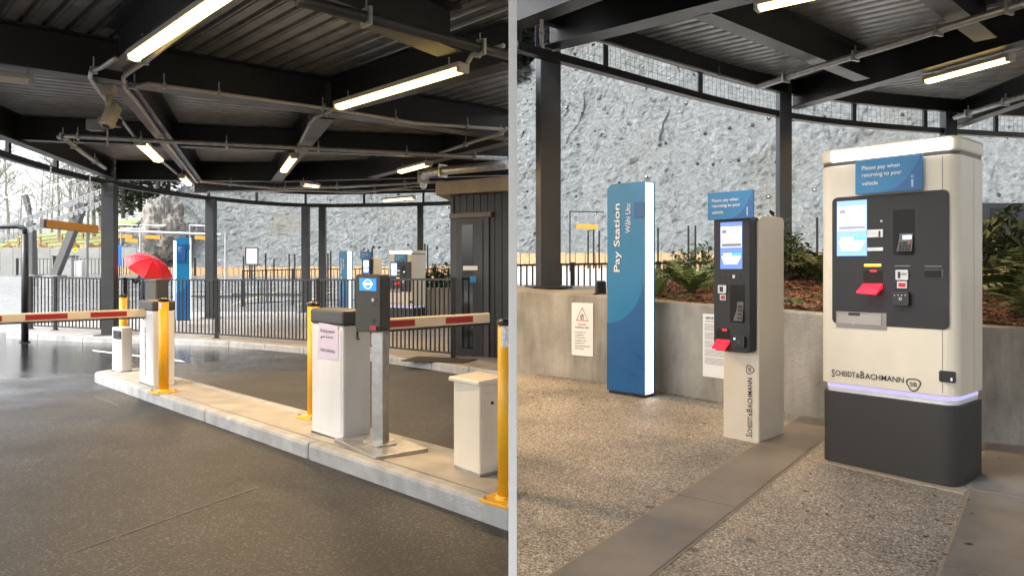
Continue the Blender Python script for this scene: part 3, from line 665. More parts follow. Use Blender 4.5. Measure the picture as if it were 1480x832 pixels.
# ------------------------------------------------------------------ conduits and pipes
def pipe(name, label, pts, r, m, clips=0, cat='pipe', n=8):
    t = thing(name, label, cat, pts[0]); world(MB().tube(pts, r, n).build('tube', m, t, smooth=True))
    for i in range(clips):
        f = (i + .5) / clips * (len(pts) - 1); k = min(int(f), len(pts) - 2); p = Vector(pts[k]).lerp(Vector(pts[k + 1]), f - k)
        d = (Vector(pts[k + 1]) - Vector(pts[k])).normalized()
        world(MB().bar(p - d * .015, p + d * .015, r * 2.9, r * 2.9).build('clip', galvp, t)); world(MB().bar(p, p + Vector((0, 0, .14)), .012, .012, up=(0, 1, 0)).build('hanger', galvp, t))
    return t
zc = ZB - .04
pipe('conduit', 'pale conduit along the main beam over the driveway', [az(180, 128, zc), az(215, 121, zc), az(300, 133, zc), az(480, 158, zc), az(600, 178, zc), az(728, 187, zc)], .022, conduit_m, 6)
pipe('conduit', 'pale conduit bending round the beam joint beside the bright long lamp', [az(318, 5, zc), az(215, 86, zc), az(186, 105, zc), az(178, 112, zc), az(181, 128, zc), az(196, 145, zc), az(238, 203, zc), az(285, 264, zc)], .022, conduit_m, 3)
pipe('conduit', 'grey conduit looping down left of the hanging camera', [az(168, 84, zc), az(146, 98, zc), az(132, 103, zc), az(130, 112, zc), az(140, 127, zc), az(150, 140, zc), az(200, 205, zc), az(262, 256, zc)], .024, galvp, 2)
pipe('conduit', 'pale conduit from the lamp end down the beam above the card reader', [az(486, 156, zc), az(470, 165, zc), az(455, 170, zc), az(447, 180, zc), az(426, 222, zc)], .022, conduit_m, 2)
pipe('conduit', 'pale conduit curving away from the right end of the tilted lamp', [az(673, 96, zc), az(682, 80, zc), az(698, 76, zc), az(728, 66, zc)], .024, conduit_m, 1)
pipe('conduit', 'pale conduit running from the shed corner to the small lamp', [az(732, 186, zc), az(722, 194, zc), az(690, 203, zc), az(628, 224, zc)], .026, conduit_m, 2)
zs = ZB - .10
pipe('sprinkler_pipe', 'grey sprinkler pipe crossing under the canopy with capped left end', [az(84, 198, zs), az(103, 197, zs), az(230, 204, zs), az(420, 213, zs), az(600, 222, zs), az(733, 229, zs)], .035, galvp, 7)
pipe('sprinkler_pipe', 'short grey branch pipe hanging toward the corner column', [az(92, 199, zs), az(120, 221, zs), az(152, 243, zs)], .035, galvp, 2)
pipe('sprinkler_pipe', 'thick dark pipe crossing the top of the driveway canopy', [az(430, 0, zs), az(560, 33, zs), az(680, 66, zs), az(734, 80, zs)], .05, steel_f, 2)
pipe('sprinkler_pipe', 'wide silver pipe with a downturned elbow beside the shed roof', [az(612, 268, zs), az(612, 256, zs), az(616, 250, zs), az(640, 247, zs), az(733, 238, zs)], .09, galvp, 2, n=12)
pipe('sprinkler_pipe', 'thin pale pipe under the far roof edge', [az(290, 262, zs), az(400, 272, zs), az(500, 270, zs), az(640, 262, zs)], .035, galvp, 4)
pipe('conduit', 'slender wall of pale conduit beneath the far beam line', [az(300, 277, zs), az(430, 275, zs), az(520, 278, zs), az(612, 268, zs)], .03, galvp, 2)
zq = ZR - .10
pipe('sprinkler_pipe', 'long grey sprinkler pipe crossing above the large pay machine', [az(1096, 126, zq), az(1180, 98, zq), az(1300, 62, zq), az(1420, 24, zq), az(1500, 0, zq)], .045, galvp, 4)
pipe('sprinkler_pipe', 'grey sprinkler pipe behind the top of the large pay machine', [az(1380, 170, zq), az(1420, 158, zq), az(1490, 136, zq)], .045, galvp, 2)
pipe('conduit', 'grey conduit under the curved eaves beam beside the tall column', [az(783, 28, 4.2), (.38, 9.28, 4.15), (.42, 9.2, 4.08), (.9, 9.45, 4.42), (4.4, 12.3, 4.42)], .022, galvp, 6)
# camera and junction box
t = thing('security_camera', 'beige bullet security camera hanging at the beam joint', 'camera', az(158, 155, 3.2)); dv = .0
MB().box(-.07, .07, -.05, .05, .13, .26).build('mount', mat('camera_beige', (.42, .37, .27), .5), t, bevel=.01)
MB().tube([(0, 0, .16), (.005, -.02, .05), (0, -.02, 0)], .035, 10).build('arm', mat('camera_beige', (0, 0, 0)), t, smooth=True)
o = MB().box(-.08, .08, -.2, .16, -.09, .05).build('housing', mat('camera_beige', (0, 0, 0)), t, bevel=.02); o.rotation_euler = (R(62), 0, R(-12)); o.scale = (.8, .8, .8); o.location = (.02, -.02, -.08)
o2 = MB().lathe([(.045, 0), (.045, .01)], 14).build('lens', black_pl, o); o2.rotation_euler = (R(90), 0, 0); o2.location = (0, -.2, -.02)
MB().box(-.10, .09, -.05, .12, -.10, .0).build('sun_shield', black_pl, t, bevel=.01).location = (-.03, .05, -.1)
t = thing('junction_box', 'grey junction box on the beam below the hanging camera', 'box', az(138, 181, 3.42)); MB().box(-.10, .10, -.07, .07, -.08, .08).build('box', mat('grey_box', (.34, .34, .33), .5), t, bevel=.01)
MB().box(-.088, .088, -.076, -.07, -.07, .07).build('lid', mat('grey_box', (0, 0, 0)), t, bevel=.003); MB().tube([(.1, 0, -.03), (.16, 0, -.04), (.17, 0, -.1), (.17, 0, -.3)], .012).build('lead', conduit_m, t)
# ================================================================== objects on and round the traffic island
def base_l(u, v, kh=KH): p = gl(u, v, kh); return p
def bollard(u, v, label, tape=None, h=1.09, r=.055, x=None):
    p = base_l(u, v)
    if x is not None: p.x = x
    t = thing('bollard', label, 'bollard', p, R(-40), 'yellow bollards on the traffic island')
    MB().lathe([(r, .0), (r, h - .03)], 24).build('post', yellow_p, t, smooth=True)
    MB().lathe([(r + .004, h - .035), (r + .006, h - .012), (r * .9, h), (r * .4, h + .004)], 24).build('cap', black_pl, t)
    MB().prism(rrect(-.125, .125, -.125, .125, .02), -.004, .014).build('base_plate', yellow_p, t, bevel=.003)
    MB().lathe([(r + .02, .012), (r + .004, .035)], 24).build('weld_collar', yellow_p, t)
    for sx in (-1, 1):
        for sy in (-1, 1): MB().lathe([(.012, .012), (.012, .032), (.007, .034)], 6, (sx * .095, sy * .095, 0)).build('bolt', galvp, t)
    if tape: MB().add([((r + .002) * math.cos(R(a)), (r + .002) * math.sin(R(a)), z) for z in tape[2:] for a in lin(tape[0], tape[1], 6)], [(i, i + 1, i + 8, i + 7) for i in range(6)]).build('reflective_tape', mat('reflective_silver', (.6, .6, .6), .25, .5, .3, 60), t)
    return t
bollard(236.5, 566, 'yellow bollard standing against the barrier cabinet at the island nose side', (-90, -40, .98, 1.04))
bollard(453, 602, 'yellow bollard half hidden behind the barrier cabinet with the taped notice')
bollard(734, 722, 'nearest yellow bollard at the cut edge beside the small cream cabinet', (-85, -20, .9, 1.02), x=-.029, h=1.06)
bollard(178, 527, 'farthest yellow bollard behind the small white camera cabinet')
def barrier(u, v, label, arm_side, arm_len, stripes, arm_off):
    p = base_l(u, v); W, D, H = .52, .26, .93
    p = p - DV * W                                        # the root is the front left corner
    p.z = SL * p.y + KH
    t = thing('barrier_gate', label, 'barrier', p, TH, 'barrier gates on the traffic island')
    MB().prism(rrect(0, W, 0, D, .018), -.02, H).build('housing', white_p, t, bevel=.006)
    MB().prism(rrect(-.012, W + .012, -.012, D + .012, .025), H + .002, H + .125).build('cap', grey_cap, t, bevel=.02)
    MB().plate(rrect(.03, W - .03, .06, H - .03, .006), -.004, .002).build('front_door', white_p, t, bevel=.002)
    MB().box(0.002, W - .002, -.003, D, -.02, .012).build('plinth', grey_cap, t)
    for z in (.82,): MB().lathe([(.010, 0), (.008, .006)], 8).build('lock', black_pl, t).matrix_local = Matrix.Translation((W * .35, -.004, z)) @ Matrix.Rotation(R(90), 4, 'X')
    # the boom
    za = H - .03; y0 = arm_off; s = arm_side
    a = MB().box(W * .45 - .02, W * .45 + .02, min(y0, y0 + s * arm_len), max(y0, y0 + s * arm_len), za - .05, za + .05); arm = a.build('boom_arm', mat('boom_cream', (.72, .62, .46), .4, 0, .05), t, bevel=.012)
    MB().box(W * .45 - .012, W * .45 + .012, min(y0, y0 + s * arm_len), max(y0, y0 + s * arm_len), za - .068, za - .052).build('rubber_edge', black_pl, arm)
    for (a0, a1) in stripes:
        ya, yb = y0 + s * a0, y0 + s * a1
        for xs_ in (W * .45 - .0225, W * .45 + .0215): MB().box(xs_, xs_ + .001, min(ya, yb), max(ya, yb), za - .03, za + .03).build('red_stripe', red_p, arm)
        MB().box(W * .45 + .0204, W * .45 + .0208, 0, .001, 0, .001) 
    return t, W, D, H
tA, W, D, H = barrier(221, 558, 'white barrier gate with brand lettering whose boom reaches out of the left edge', -1, 3.2, [(.22, .62), (.86, 1.28), (1.5, 1.9), (2.1, 2.6)], 0.0)
lettering('brand_lettering', 'SCHEIDT&BACHMANN', black_t, tA, .275, .12, w=.50, h=.055, y=-.006, rot=90, bold=.01)
def shield(parent, cx, cz, s, y, rot=0, m=None):
    o = []
    for k in (1.0, .82):
        pts = [(math.cos(R(a)) * (1 + .12 * math.cos(R(3 * (a + 90)))) * s * k, math.sin(R(a)) * (1 + .12 * math.cos(R(3 * (a + 90)))) * s * k * .95) for a in range(90, 450, 15)]
        o.append(pts)
    n = len(o[0]); vs = [(cx + x, y, cz + z) for q in o for x, z in q]
    if rot: vs = [(cx - (z - cz), y_, cz + (x - cx)) for x, y_, z in vs]
    MB().add(vs, [(i, (i + 1) % n, n + (i + 1) % n, n + i) for i in range(n)]).build('emblem', m or black_t, parent)
    if rot: lettering('emblem_letters', 'SB', m or black_t, parent, cx + s * .32, cz - s * .5, w=s * 1.0, h=s * .62, y=y, rot=90, bold=.01)
    else: lettering('emblem_letters', 'SB', m or black_t, parent, cx - s * .5, cz - s * .32, w=s * 1.0, h=s * .62, y=y, bold=.01)
shield(tA, .25, .68, .036, -.006, 1)
tB, W, D, H = barrier(496, 637, 'cream barrier gate with a lilac notice taped on its front', 1, 1.55, [(.12, .62), (.98, 1.32)], .28)
q = [loc_on(tB, u, v, -.006) for u, v in ((459, 517), (489, 520), (489, 471), (461, 465))]
nb = MB().plate([q[0], q[1], q[2], q[3]], -.007, -.006).build('notice', lilac, tB)
x0, z0 = q[0]; x1, z1 = q[2]; ww = x1 - x0
lettering('notice_text', 'Parking system', black_t, nb, x0 + ww * .16, z1 - .072, w=ww * .68, y=-.0085); lettering('notice_text', 'out of service', black_t, nb, x0 + ww * .24, z1 - .108, w=ww * .52, y=-.0085)
lettering('notice_text', 'FREE PARKING', black_t, nb, x0 + ww * .16, z1 - .225, w=ww * .68, y=-.0085)
# small cabinets
p = base_l(655, 675); p.z = SL * p.y + KH
t = thing('cabinet', 'small cream cabinet with overhanging lid and keyed side door beside nearest bollard', 'cabinet', p, math.atan2(-.27, .17) + R(6))
W, D, H = .315, .215, .60
MB().prism(rrect(0, W, 0, D, .012), .02, H).build('body', cream_p, t, bevel=.004); MB().box(.006, W - .006, .006, D - .006, -.02, .022).build('plinth', galvp, t)
MB().add([(-.01, -.035, H), (W + .006, -.012, H), (W + .006, D + .006, H), (-.01, D + .006, H), (-.01, -.035, H + .03), (W + .006, -.012, H + .03), (W + .006, D + .006, H + .045), (-.01, D + .006, H + .045)],
         [(0, 3, 2, 1), (4, 5, 6, 7), (0, 1, 5, 4), (1, 2, 6, 5), (2, 3, 7, 6), (3, 0, 4, 7)]).build('lid', cream_p, t, bevel=.008)
d = MB().box(W - .001, W + .004, .02, D - .015, .06, H - .05).build('door', cream_p, t, bevel=.002)
MB().lathe([(.011, 0), (.009, .01)], 10).build('lock', black_pl, d).matrix_local = Matrix.Translation((W + .004, D * .45, H - .12)) @ Matrix.Rotation(R(90), 4, 'Y')
p = base_l(161, 535.5); p.z = SL * p.y + KH
t = thing('cabinet', 'small white cabinet with black camera window at the island nose', 'cabinet', p, R(-34)); W, D, H = .27, .17, .635
MB().prism(rrect(0, W, 0, D, .03), .0, H).build('body', white_p, t, bevel=.015, seg=3); MB().box(.004, W - .004, .004, D - .004, -.02, .012).build('plinth', grey_cap, t)
wn = MB().plate(rrect(.06, W - .015, H - .165, H - .045, .012), -.006, .004).build('window', black_pl, t); MB().plate(rrect(.13, W - .04, H - .13, H - .085, .006), -.009, -.006).build('lens', glass_d, wn)
# card reader on its post
pc = base_l(549, 645); pc.z = SL * pc.y + KH
t = thing('card_reader', 'charcoal card reader with blue screen on a steel post and plate', 'card reader', pc, R(-20))
pl = MB().box(-.36, .36, -.22, .22, -.02, .028).build('ground_plate', stainless, t, bevel=.003); pl.rotation_euler = (0, 0, R(-33))
bb = MB()
for i in range(-8, 9):
    for j in range(-5, 6):
        M = Matrix.Translation((i * .04, j * .04, .0275)) @ Matrix.Rotation(R(45 if (i + j) % 2 else -45), 4, 'Z'); bb.box(-.013, .013, -.003, .003, 0, .003, M)
tr = bb.build('tread_pattern', stainless, pl); tr['kind'] = 'stuff'
fl = MB().prism(rrect(-.13, .13, -.09, .09, .03), .028, .042).build('foot_flange', stainless, t, bevel=.003); fl.rotation_euler = (0, 0, R(-33))
MB().box(-.05, .05, -.04, .06, .03, 1.0).build('post', stainless, t, bevel=.006)
zb = at(530, 478, pc.y).z - pc.z; zt = at(530, 396, pc.y).z - pc.z
hx0 = loc_on(t, 513, 440, -.13)[0]; hx1 = loc_on(t, 550, 440, -.13)[0]
hd = MB().prism(rrect(zb, zt, hx0, hx1, .028), -.125, .02, f=lambda a, b, y: (b, y, a)).build('head', mat('reader_grey', (.035, .034, .03), .42, 0, .06, 10), t, bevel=.006)
MB().prism(rrect(zb + .006, zt - .006, hx0 + .006, hx1 - .006, .024), -.131, -.126, f=lambda a, b, y: (b, y, a)).build('front_panel', mat('reader_face', (.055, .053, .045), .4, 0, .05), hd)
def P(u, v, y=-.133): return loc_on(t, u, v, y)
def led(name, uvs, m, y0=-.134, y1=-.131, par=None): return MB().plate([P(u, v, y0) for u, v in uvs], y0, y1).build(name, m, par or hd)
scr = mat('reader_screen', (.02, .1, .4), .2, emit=(.015, .13, .52), es=.8)
sc = led('screen', [(519.5, 419.5), (543.5, 420.5), (543.5, 402.5), (519.5, 401.5)], scr)
(cx, cz) = P(531.5, 410.5, -.135); ring_plate('logo_ring', mat('screen_white', (.8, .8, .8), .4, emit=(.8, .95, 1), es=.8), sc, cx, cz, .030, .036, -.1355)
lettering('logo_text', 'Skyline', MT['screen_white'], sc, cx - .042, cz - .014, w=.084, h=.030, y=-.1365, bold=.02)
led('card_light', [(537, 435.5), (540, 435.5), (540, 431), (537, 431)], white_t); led('button', [(542.5, 435), (545, 435), (545, 432.5), (542.5, 432.5)], black_pl); led('button', [(539.5, 441.5), (542, 441.5), (542, 439), (539.5, 439)], black_pl)
led('speaker_grille', [(538.5, 466), (542, 466), (542, 461), (538.5, 461)], black_pl); led('ticket_slot', [(534, 476.5), (543.5, 477.5), (543.5, 471.5), (534, 470.5)], mat('slot_pink', (.45, .05, .09), .4), -.15)
MB().tube([(hx0 + .01, -.06, zb + .03), (hx0 - .012, -.08, zb), (hx0 - .008, -.09, zb - .05), (hx0 + .01, -.09, zb - .06)], .012).build('cable', black_pl, t)
# bronze terminal rising behind the far barrier gate
pc = at(227, 500, 10.3); pc.z = SL * pc.y
t = thing('entry_terminal', 'bronze grey terminal head rising behind the lettered barrier gate', 'terminal', pc, TH + R(14)); k = pc.y / F
zt = at(226, 404, pc.y).z - pc.z
MB().prism(rrect(-.14, .14, -.1, .1, .03), .55, zt).build('head', mat('terminal_bronze', (.11, .10, .085), .35, .5, .1), t, bevel=.01); MB().box(-.07, .07, -.05, .05, -.02, .56).build('post', stainless, t, bevel=.004)
MB().box(-.145, .145, -.105, .105, zt - .03, zt + .004).build('cap', mat('terminal_bronze', (0, 0, 0)), t, bevel=.008)
# ------------------------------------------------------------------ fences
fence_m = mat('fence_black', (.006, .006, .007), .4, 0, .1, 8)
bal_mesh = {}
def fence(label, pts, h, gap=.115, postw=.075, group=None, balw=.022, posts=None, bottom=.09, skip_first=False):
    t = thing('railing_fence', label, 'fence', pts[0], 0, group)
    key = (h, balw)
    if key not in bal_mesh:
        o = MB().box(-balw / 2, balw / 2, -balw / 2, balw / 2, bottom, h - .03).build('baluster', fence_m); bal_mesh[key] = o.data; bpy.data.objects.remove(o)
    for i, p in enumerate(pts):
        p = Vector(p)
        world(MB().box(p.x - postw / 2, p.x + postw / 2, p.y - postw / 2, p.y + postw / 2, p.z - .01, p.z + h + .02).build('post', fence_m, t, bevel=.004))
        world(MB().box(p.x - postw, p.x + postw, p.y - postw, p.y + postw, p.z - .004, p.z + .012).build('foot_plate', fence_m, t))
        if i == len(pts) - 1: break
        q = Vector(pts[i + 1]); d = (q - p)
        for dz, hh in ((h - .015, .035), (bottom, .03)): world(MB().bar(p + Vector((0, 0, dz)), q + Vector((0, 0, dz)), .035, hh).build('rail', fence_m, t))
        n = max(2, round(d.length / gap)); an = math.atan2(d.y, d.x)
        for k in range(1, n):
            o = bpy.data.objects.new('baluster', bal_mesh[key]); C.objects.link(o); o.parent = t; o.location = p.lerp(q, k / n) - Vector(pts[0]); o.rotation_euler = (0, 0, an)
    return t
def fp(u, v):
    for y in lin(10, 24, 400):
        q = at(u, v, y)
        if q.z <= zp(y): return Vector((q.x, y, zp(y)))
    return q
def zpt(x, y): return (x, y, zp(y))
fence('black railing fence curving along the pavement behind the barriers', [zpt(-12.55, 18.95), zpt(-11.75, 18.7), zpt(-9.55, 17.95), zpt(-6.85, 16.85), zpt(-4.0, 15.0), zpt(-1.0, 12.35)], 1.36)
fence('second black railing fence farther back on the bright paving', [(-9.8, 26.5, .03), (-8.3, 27.5, .08), (-6.3, 28, .1), (-4.2, 28, .1), (-2.4, 27.5, .08)], 1.3, gap=.14)
zf = lambda y: lerp_tab(ZF, y)
fence('distant low black fence across the far paving by the pylons', [(-39.5, 58, .85), (-35, 58, .85), (-31, 57.5, .85), (-27, 56.5, .85), (-24, 55, .85)], 1.35, gap=.3, balw=.03, postw=.14)
fence('black railing fence behind the planter wall and tall blue sign', [(.05, 12.2, .28), (1.05, 12.6, .3), (2.6, 12.9, .32), (3.9, 13.2, .34)], 1.19, gap=.105)
# ------------------------------------------------------------------ shed
sA, sB = Vector((-1.03, 12.95, 0)), Vector((-.03, 12.35, 0)); z0 = zp(12.6)
sh = thing('shed', 'dark bronze clad shed with glazed door and beige fascia', 'shed', (sA.x, sA.y, z0)); e1 = (sB - sA).normalized(); e2 = Vector((-e1.y, e1.x, 0)); LS = (sB - sA).length
def spt(s, d, z): p = sA + e1 * s + e2 * d; return Vector((min(p.x, -.02), p.y, z))
ztop = at(652, 282, 12.9).z
foot_poly = [(sA.x, sA.y), (sB.x, sB.y), (-.03, 15.6), (-.95, 15.6)]
world(MB().prism(foot_poly, z0 - .05, ztop).build('wall_core', cladding, sh))
zdoor = at(652, 316, 12.9).z
nb_ = 8; bw = LS / nb_
for i in range(nb_):      # standing boards above and beside the door
    s0, s1 = i * bw + .004, (i + 1) * bw - .004; zz = zdoor + .04 if s1 < .60 else z0
    M = Matrix((e1, e2, Vector((0, 0, 1)))).transposed().to_4x4(); M.translation = sA
    world(MB().box(s0, s1, -.03, -.001, zz, ztop, M).build('cladding_board', cladding, sh, bevel=.006))
M = Matrix((e1, e2, Vector((0, 0, 1)))).transposed().to_4x4(); M.translation = sA
def sx_of(u):   # distance along the front that pixel column u shows
    r = (u - U0) / F; return (sA.x - r * sA.y) / (r * e1.y - e1.x)
fr = world(MB().box(.0, sx_of(709), -.06, -.031, z0, zdoor, M).build('door_frame', steel_f, sh, bevel=.004))
world(MB().box(-.04, sx_of(714), -.10, -.02, zdoor, zdoor + .09, M).build('door_head', bronze, sh, bevel=.004))
dr = world(MB().box(sx_of(663), sx_of(701), -.075, -.061, z0 + .03, zdoor - .05, M).build('door', steel, sh, bevel=.003))
def under(o, p): o.parent = p; o.location = (0, 0, 0); return o
under(MB().box(sx_of(671), sx_of(687), -.079, -.0755, z0 + .14, zdoor - .12, M).build('pane', glass_d, dr), dr)
zz = at(680, 387.5, 12.7).z; under(MB().box(sx_of(673), sx_of(694), -.083, -.0795, zz - .035, zz + .04, M).build('sticker', paper, dr), dr)
zz = at(683, 403, 12.7).z; under(MB().box(sx_of(683), sx_of(692), -.083, -.0795, zz - .06, zz + .05, M).build('blue_reflection', blue_l, dr), dr)  # blue reflection in the door glass, put on as a coloured plate
world(MB().box(-.05, .02, -.05, .02, z0 - .02, ztop, M).build('corner_post', steel, sh, bevel=.004))
fz0, fz1 = at(640, 282, 12.9).z, at(640, 263, 12.9).z
fs = [spt(-.25, -.22, 0), Vector((-.022, spt(LS + .2, -.22, 0).y, 0)), Vector((-.022, 15.8, 0)), Vector((-.95, 15.9, 0))]
world(MB().prism([(p.x, p.y) for p in fs], fz0, fz1).build('fascia', beigef, sh, bevel=.006))
mat_d = mat('rubber_mat', (.03, .024, .02), .9, 0, .2, 60); dm = MB().box(-.75, .35, -.35, .25, 0, .014); o = dm.build('door_mat', mat_d); o.location = (-1.0, 12.0, zp(12) + .003); o.rotation_euler = (0, 0, R(-20)); tag(o, 'dark flat mat on the pavement before the shed', 'mat')
# ------------------------------------------------------------------ blue signs
def totem(label, loc, rz, hgt=2.1, text=True, W=.43, D=.19, group='tall blue pay signs', plain=False):
    t = thing('totem_sign', label, 'sign', loc, rz, group)
    ch = .045
    body = MB().plate([(0, .03), (W, .03), (W, hgt), (ch, hgt), (0, hgt - ch)], 0, D).build('body', blue_l, t, bevel=.003)
    arc = [(.0, .03), (W, .03), (W, hgt * .585)]
    for k in range(1, 11):
        a = R(9 * k); arc.append((W - W * 1.0 * math.sin(a) if False else W * math.cos(a) ** 1.0, hgt * .585 - hgt * .25 * math.sin(a)))
    arc[-1] = (0, hgt * .335)
    MB().plate(arc, -.0035, -.0005).build('lower_panel', blue_d, t)
    MB().box(W - .001, W + .006, .012, D * .78, .03, hgt - .01).build('lit_edge', glow_w, t)
    MB().box(.01, W - .01, .015, D - .015, -.02, .031).build('foot', black_pl, t)
    MB().plate(rrect(W * .74, W + .012, hgt - .345, hgt - .20, .008), -.012, -.001).build('symbol_panel', blue_d, t)
    if text:
        lettering('lettering', 'Pay Station', white_t, t, W * .40, hgt - .88, w=.68, h=.092, y=-.005, rot=90, bold=.012)
        lettering('lettering', 'Wāhi Utu', white_t, t, W * .64, hgt - .495, w=.285, h=.062, y=-.005, rot=90)
    return t
pa, pb = gr(877.5, 567), gr(931.7, 575.5)
totem('tall blue sign reading Pay Station with glowing white edge in front of planter wall', pa, math.atan2(pb.y - pa.y, pb.x - pa.x), W=(pb - pa).length)
pq = at(490, 450, 20.2); pq.z = zp(20.2)
totem('blue pay sign far behind the fence between column and card reader', pq, R(-40), hgt=at(490, 363, 20.2).z - zp(20.2), W=.36)
pq = at(254.5, 463, 21); pq.z = zp(21)
t = totem('blue totem sign with white left edge behind the fence right of the umbrella', pq, R(12), hgt=at(258, 343, 21).z - zp(21), text=False, W=.37, D=.16, group=None)
MB().box(-.07, -.002, .0, .12, .03, 2.3).build('white_edge', glow_w, t); MB().plate([(.02, 1.7), (.26, 1.7), (.26, 2.2), (.02, 2.2)], -.03, -.004).build('notice_panel', blue_d, t)
for k, s in enumerate(('Please', 'pay', 'here')): lettering('lettering', s, white_t, t, .06, 2.1 - k * .05, h=.03, y=-.032)
pq = at(168, 405, 36); g0 = lerp_tab(ZF, 36); t = thing('information_sign', 'distant flat bright blue sign just right of the corner column', 'sign', (pq.x, 36, g0)); MB().box(-.05, .05, 0, .06, 0, 1.0).build('post', galvp, t)
MB().box(-.25, .25, -.03, .0, at(170, 384, 36).z - g0, at(170, 354, 36).z - g0).build('panel', mat('flat_blue', (.01, .16, .5), .4), t, bevel=.01)
# ================================================================== pay machines
def screen_mat(name, k):
    return (mat(name + '_blue', (.08, .15, .4), .2, emit=(.13, .24, .62), es=k), mat(name + '_white', (.8, .8, .8), .2, emit=(.92, .95, 1), es=k * 1.25),
            mat(name + '_grey', (.2, .2, .25), .2, emit=(.10, .11, .16), es=k), mat(name + '_teal', (.1, .5, .7), .2, emit=(.05, .42, .70), es=k), mat(name + '_red', (.7, .1, .1), .2, emit=(.8, .1, .1), es=k))
def ui_screen(parent, x0, x1, z0, z1, y, mats):
    blue, whi, gry, teal, red = mats; W, H = x1 - x0, z1 - z0
    s = MB().box(x0, x1, y, y + .004, z0, z1).build('screen', blue, parent)
    def blk(n, a, b_, c, d, m, e=.0006): return MB().plate([(x0 + a * W, z0 + c * H), (x0 + b_ * W, z0 + c * H), (x0 + b_ * W, z0 + d * H), (x0 + a * W, z0 + d * H)], y - e, y - .0001).build(n, m, s)
    blk('page', .03, .97, .46, .90, whi); blk('caption_bar', .06, .96, .475, .545, gry, .0012); blk('entry_field', .13, .55, .29, .335, whi); blk('entry_button', .58, .96, .29, .335, teal)
    for r in range(4):
        for c in range(10 - r): blk('key', .06 + r * .035 + c * .09, .06 + r * .035 + c * .09 + .078, .235 - r * .045, .272 - r * .045, whi)
    for k, xx in enumerate((.08, .42, .70)): blk('picture', xx, xx + .22, .76, .84, gry if k == 0 else mat('ui_pale', (.6, .6, .65), .2, emit=(.5, .5, .55), es=.4), .0012); 
    for xx in (.50, .76): blk('dot', xx, xx + .06, .83, .86, red, .0016)
    for k in range(5): ring_plate('icon', gry, s, x0 + W * (.28 + .11 * k), z0 + H * .66, W * .022, W * .034, y - .0012, 12)
    return s
def info_sign(parent, uvs, y, m_thick, text_scale, root):
    q = [loc_on(root, u, v, y) for u, v in uvs]; (x0, z0), (x1, z1) = q[0], q[2]
    s = MB().plate(rrect(x0, x1, z0, z1, .008), y, y + m_thick).build('header_sign', blue_l, parent, bevel=.002); W, H = x1 - x0, z1 - z0
    arc = [(x1 - .004, z0 + .004), (x1 - .004, z0 + H * .85)] + [(x0 + W * (.42 + .55 * math.cos(R(a)) * 1.0), z0 + H * (.02 + .83 * (1 - math.sin(R(a))) * 0 + .83 * (1 - a / 90) ** 1.4)) for a in lin(12, 88, 7)]
    MB().plate(arc, y - .0012, y - .0002).build('sign_curve', blue_d, s)
    for k, line in enumerate(('Please pay when', 'returning to your', 'vehicle')):
        lettering('lettering', line, white_t, s, x0 + W * .11, z1 - H * (.34 + .21 * k), h=H * (.155 if k < 2 else .115) * text_scale, w=W * (.60, .61, .24)[k], y=y - .0022, bold=.008)
    MB().plate(rrect(x0 + W * .85, x0 + W * .88, z0 + H * .1, z0 + H * .32, .002), y - .0022, y - .0014).build('symbol', mat('pale_blue', (.3, .5, .65), .5), s)
    ring_plate('symbol', MT['pale_blue'], s, x0 + W * .865, z0 + H * .37, .003, .007, y - .0022, 12)
    return s
def big_machine(label, pa, rz, W=.82, D=.62, HT=2.08, root_for_px=None, simple=False):
    t = thing('pay_machine', label, 'pay machine', pa, rz, 'pay machines')
    zb = HT * .228; zl_ = HT * .249; zc_ = HT * .955; zc0 = HT * .948
    base = MB().prism(rrect(.0, W, 0, D, .085, 8), -.02, zb).build('base', mat('base_charcoal', (.02, .019, .0185), .5, 0, .06, 6, .05, 200), t, bevel=.004)
    MB().prism(rrect(.015, W - .015, .02, D - .02, .08, 8), zb + .001, zl_ + .02).build('lit_skirt', mat('skirt_white', (.7, .7, .72), .35), t)
    MB().prism(rrect(.014, W - .014, .019, D - .02, .08, 8), zl_ - .016, zl_ + .013).build('light_strip', glow_v, t)
    body = MB().prism(rrect(-.004, W + .004, -.012, D, .085, 8), zl_ + .014, zc0 - .004).build('body', cream_p, t, bevel=.004)
    MB().prism(rrect(-.008, W + .008, -.02, D + .004, .085, 8), zc_, HT).build('crown', cream_p, t, bevel=.02, seg=3)
    MB().plate([(W - .075, zl_ + .03), (W - .0725, zl_ + .03), (W - .0725, zc0 - .01), (W - .075, zc0 - .01)], -.0125, -.0118).build('door_seam', grey_cap, t)
    MB().box(W + .0035, W + .0048, D * .55, D * .553, zl_ + .03, zc0 - .01).build('panel_seam', grey_cap, t)
    MB().prism(rrect(.0, W, -.008, D - .01, .085, 8), zc0 - .004, zc_).build('shadow_gap', grey_cap, t)
    return t, base, body
pa, pb = gr(1185, 664), gr(1383, 708)
pa.z = SR * pa.y
RZB = math.atan2(pb.y - pa.y, pb.x - pa.x); WB_ = (pb - pa).length
HTB = at(1187, 219, pa.y).z - pa.z
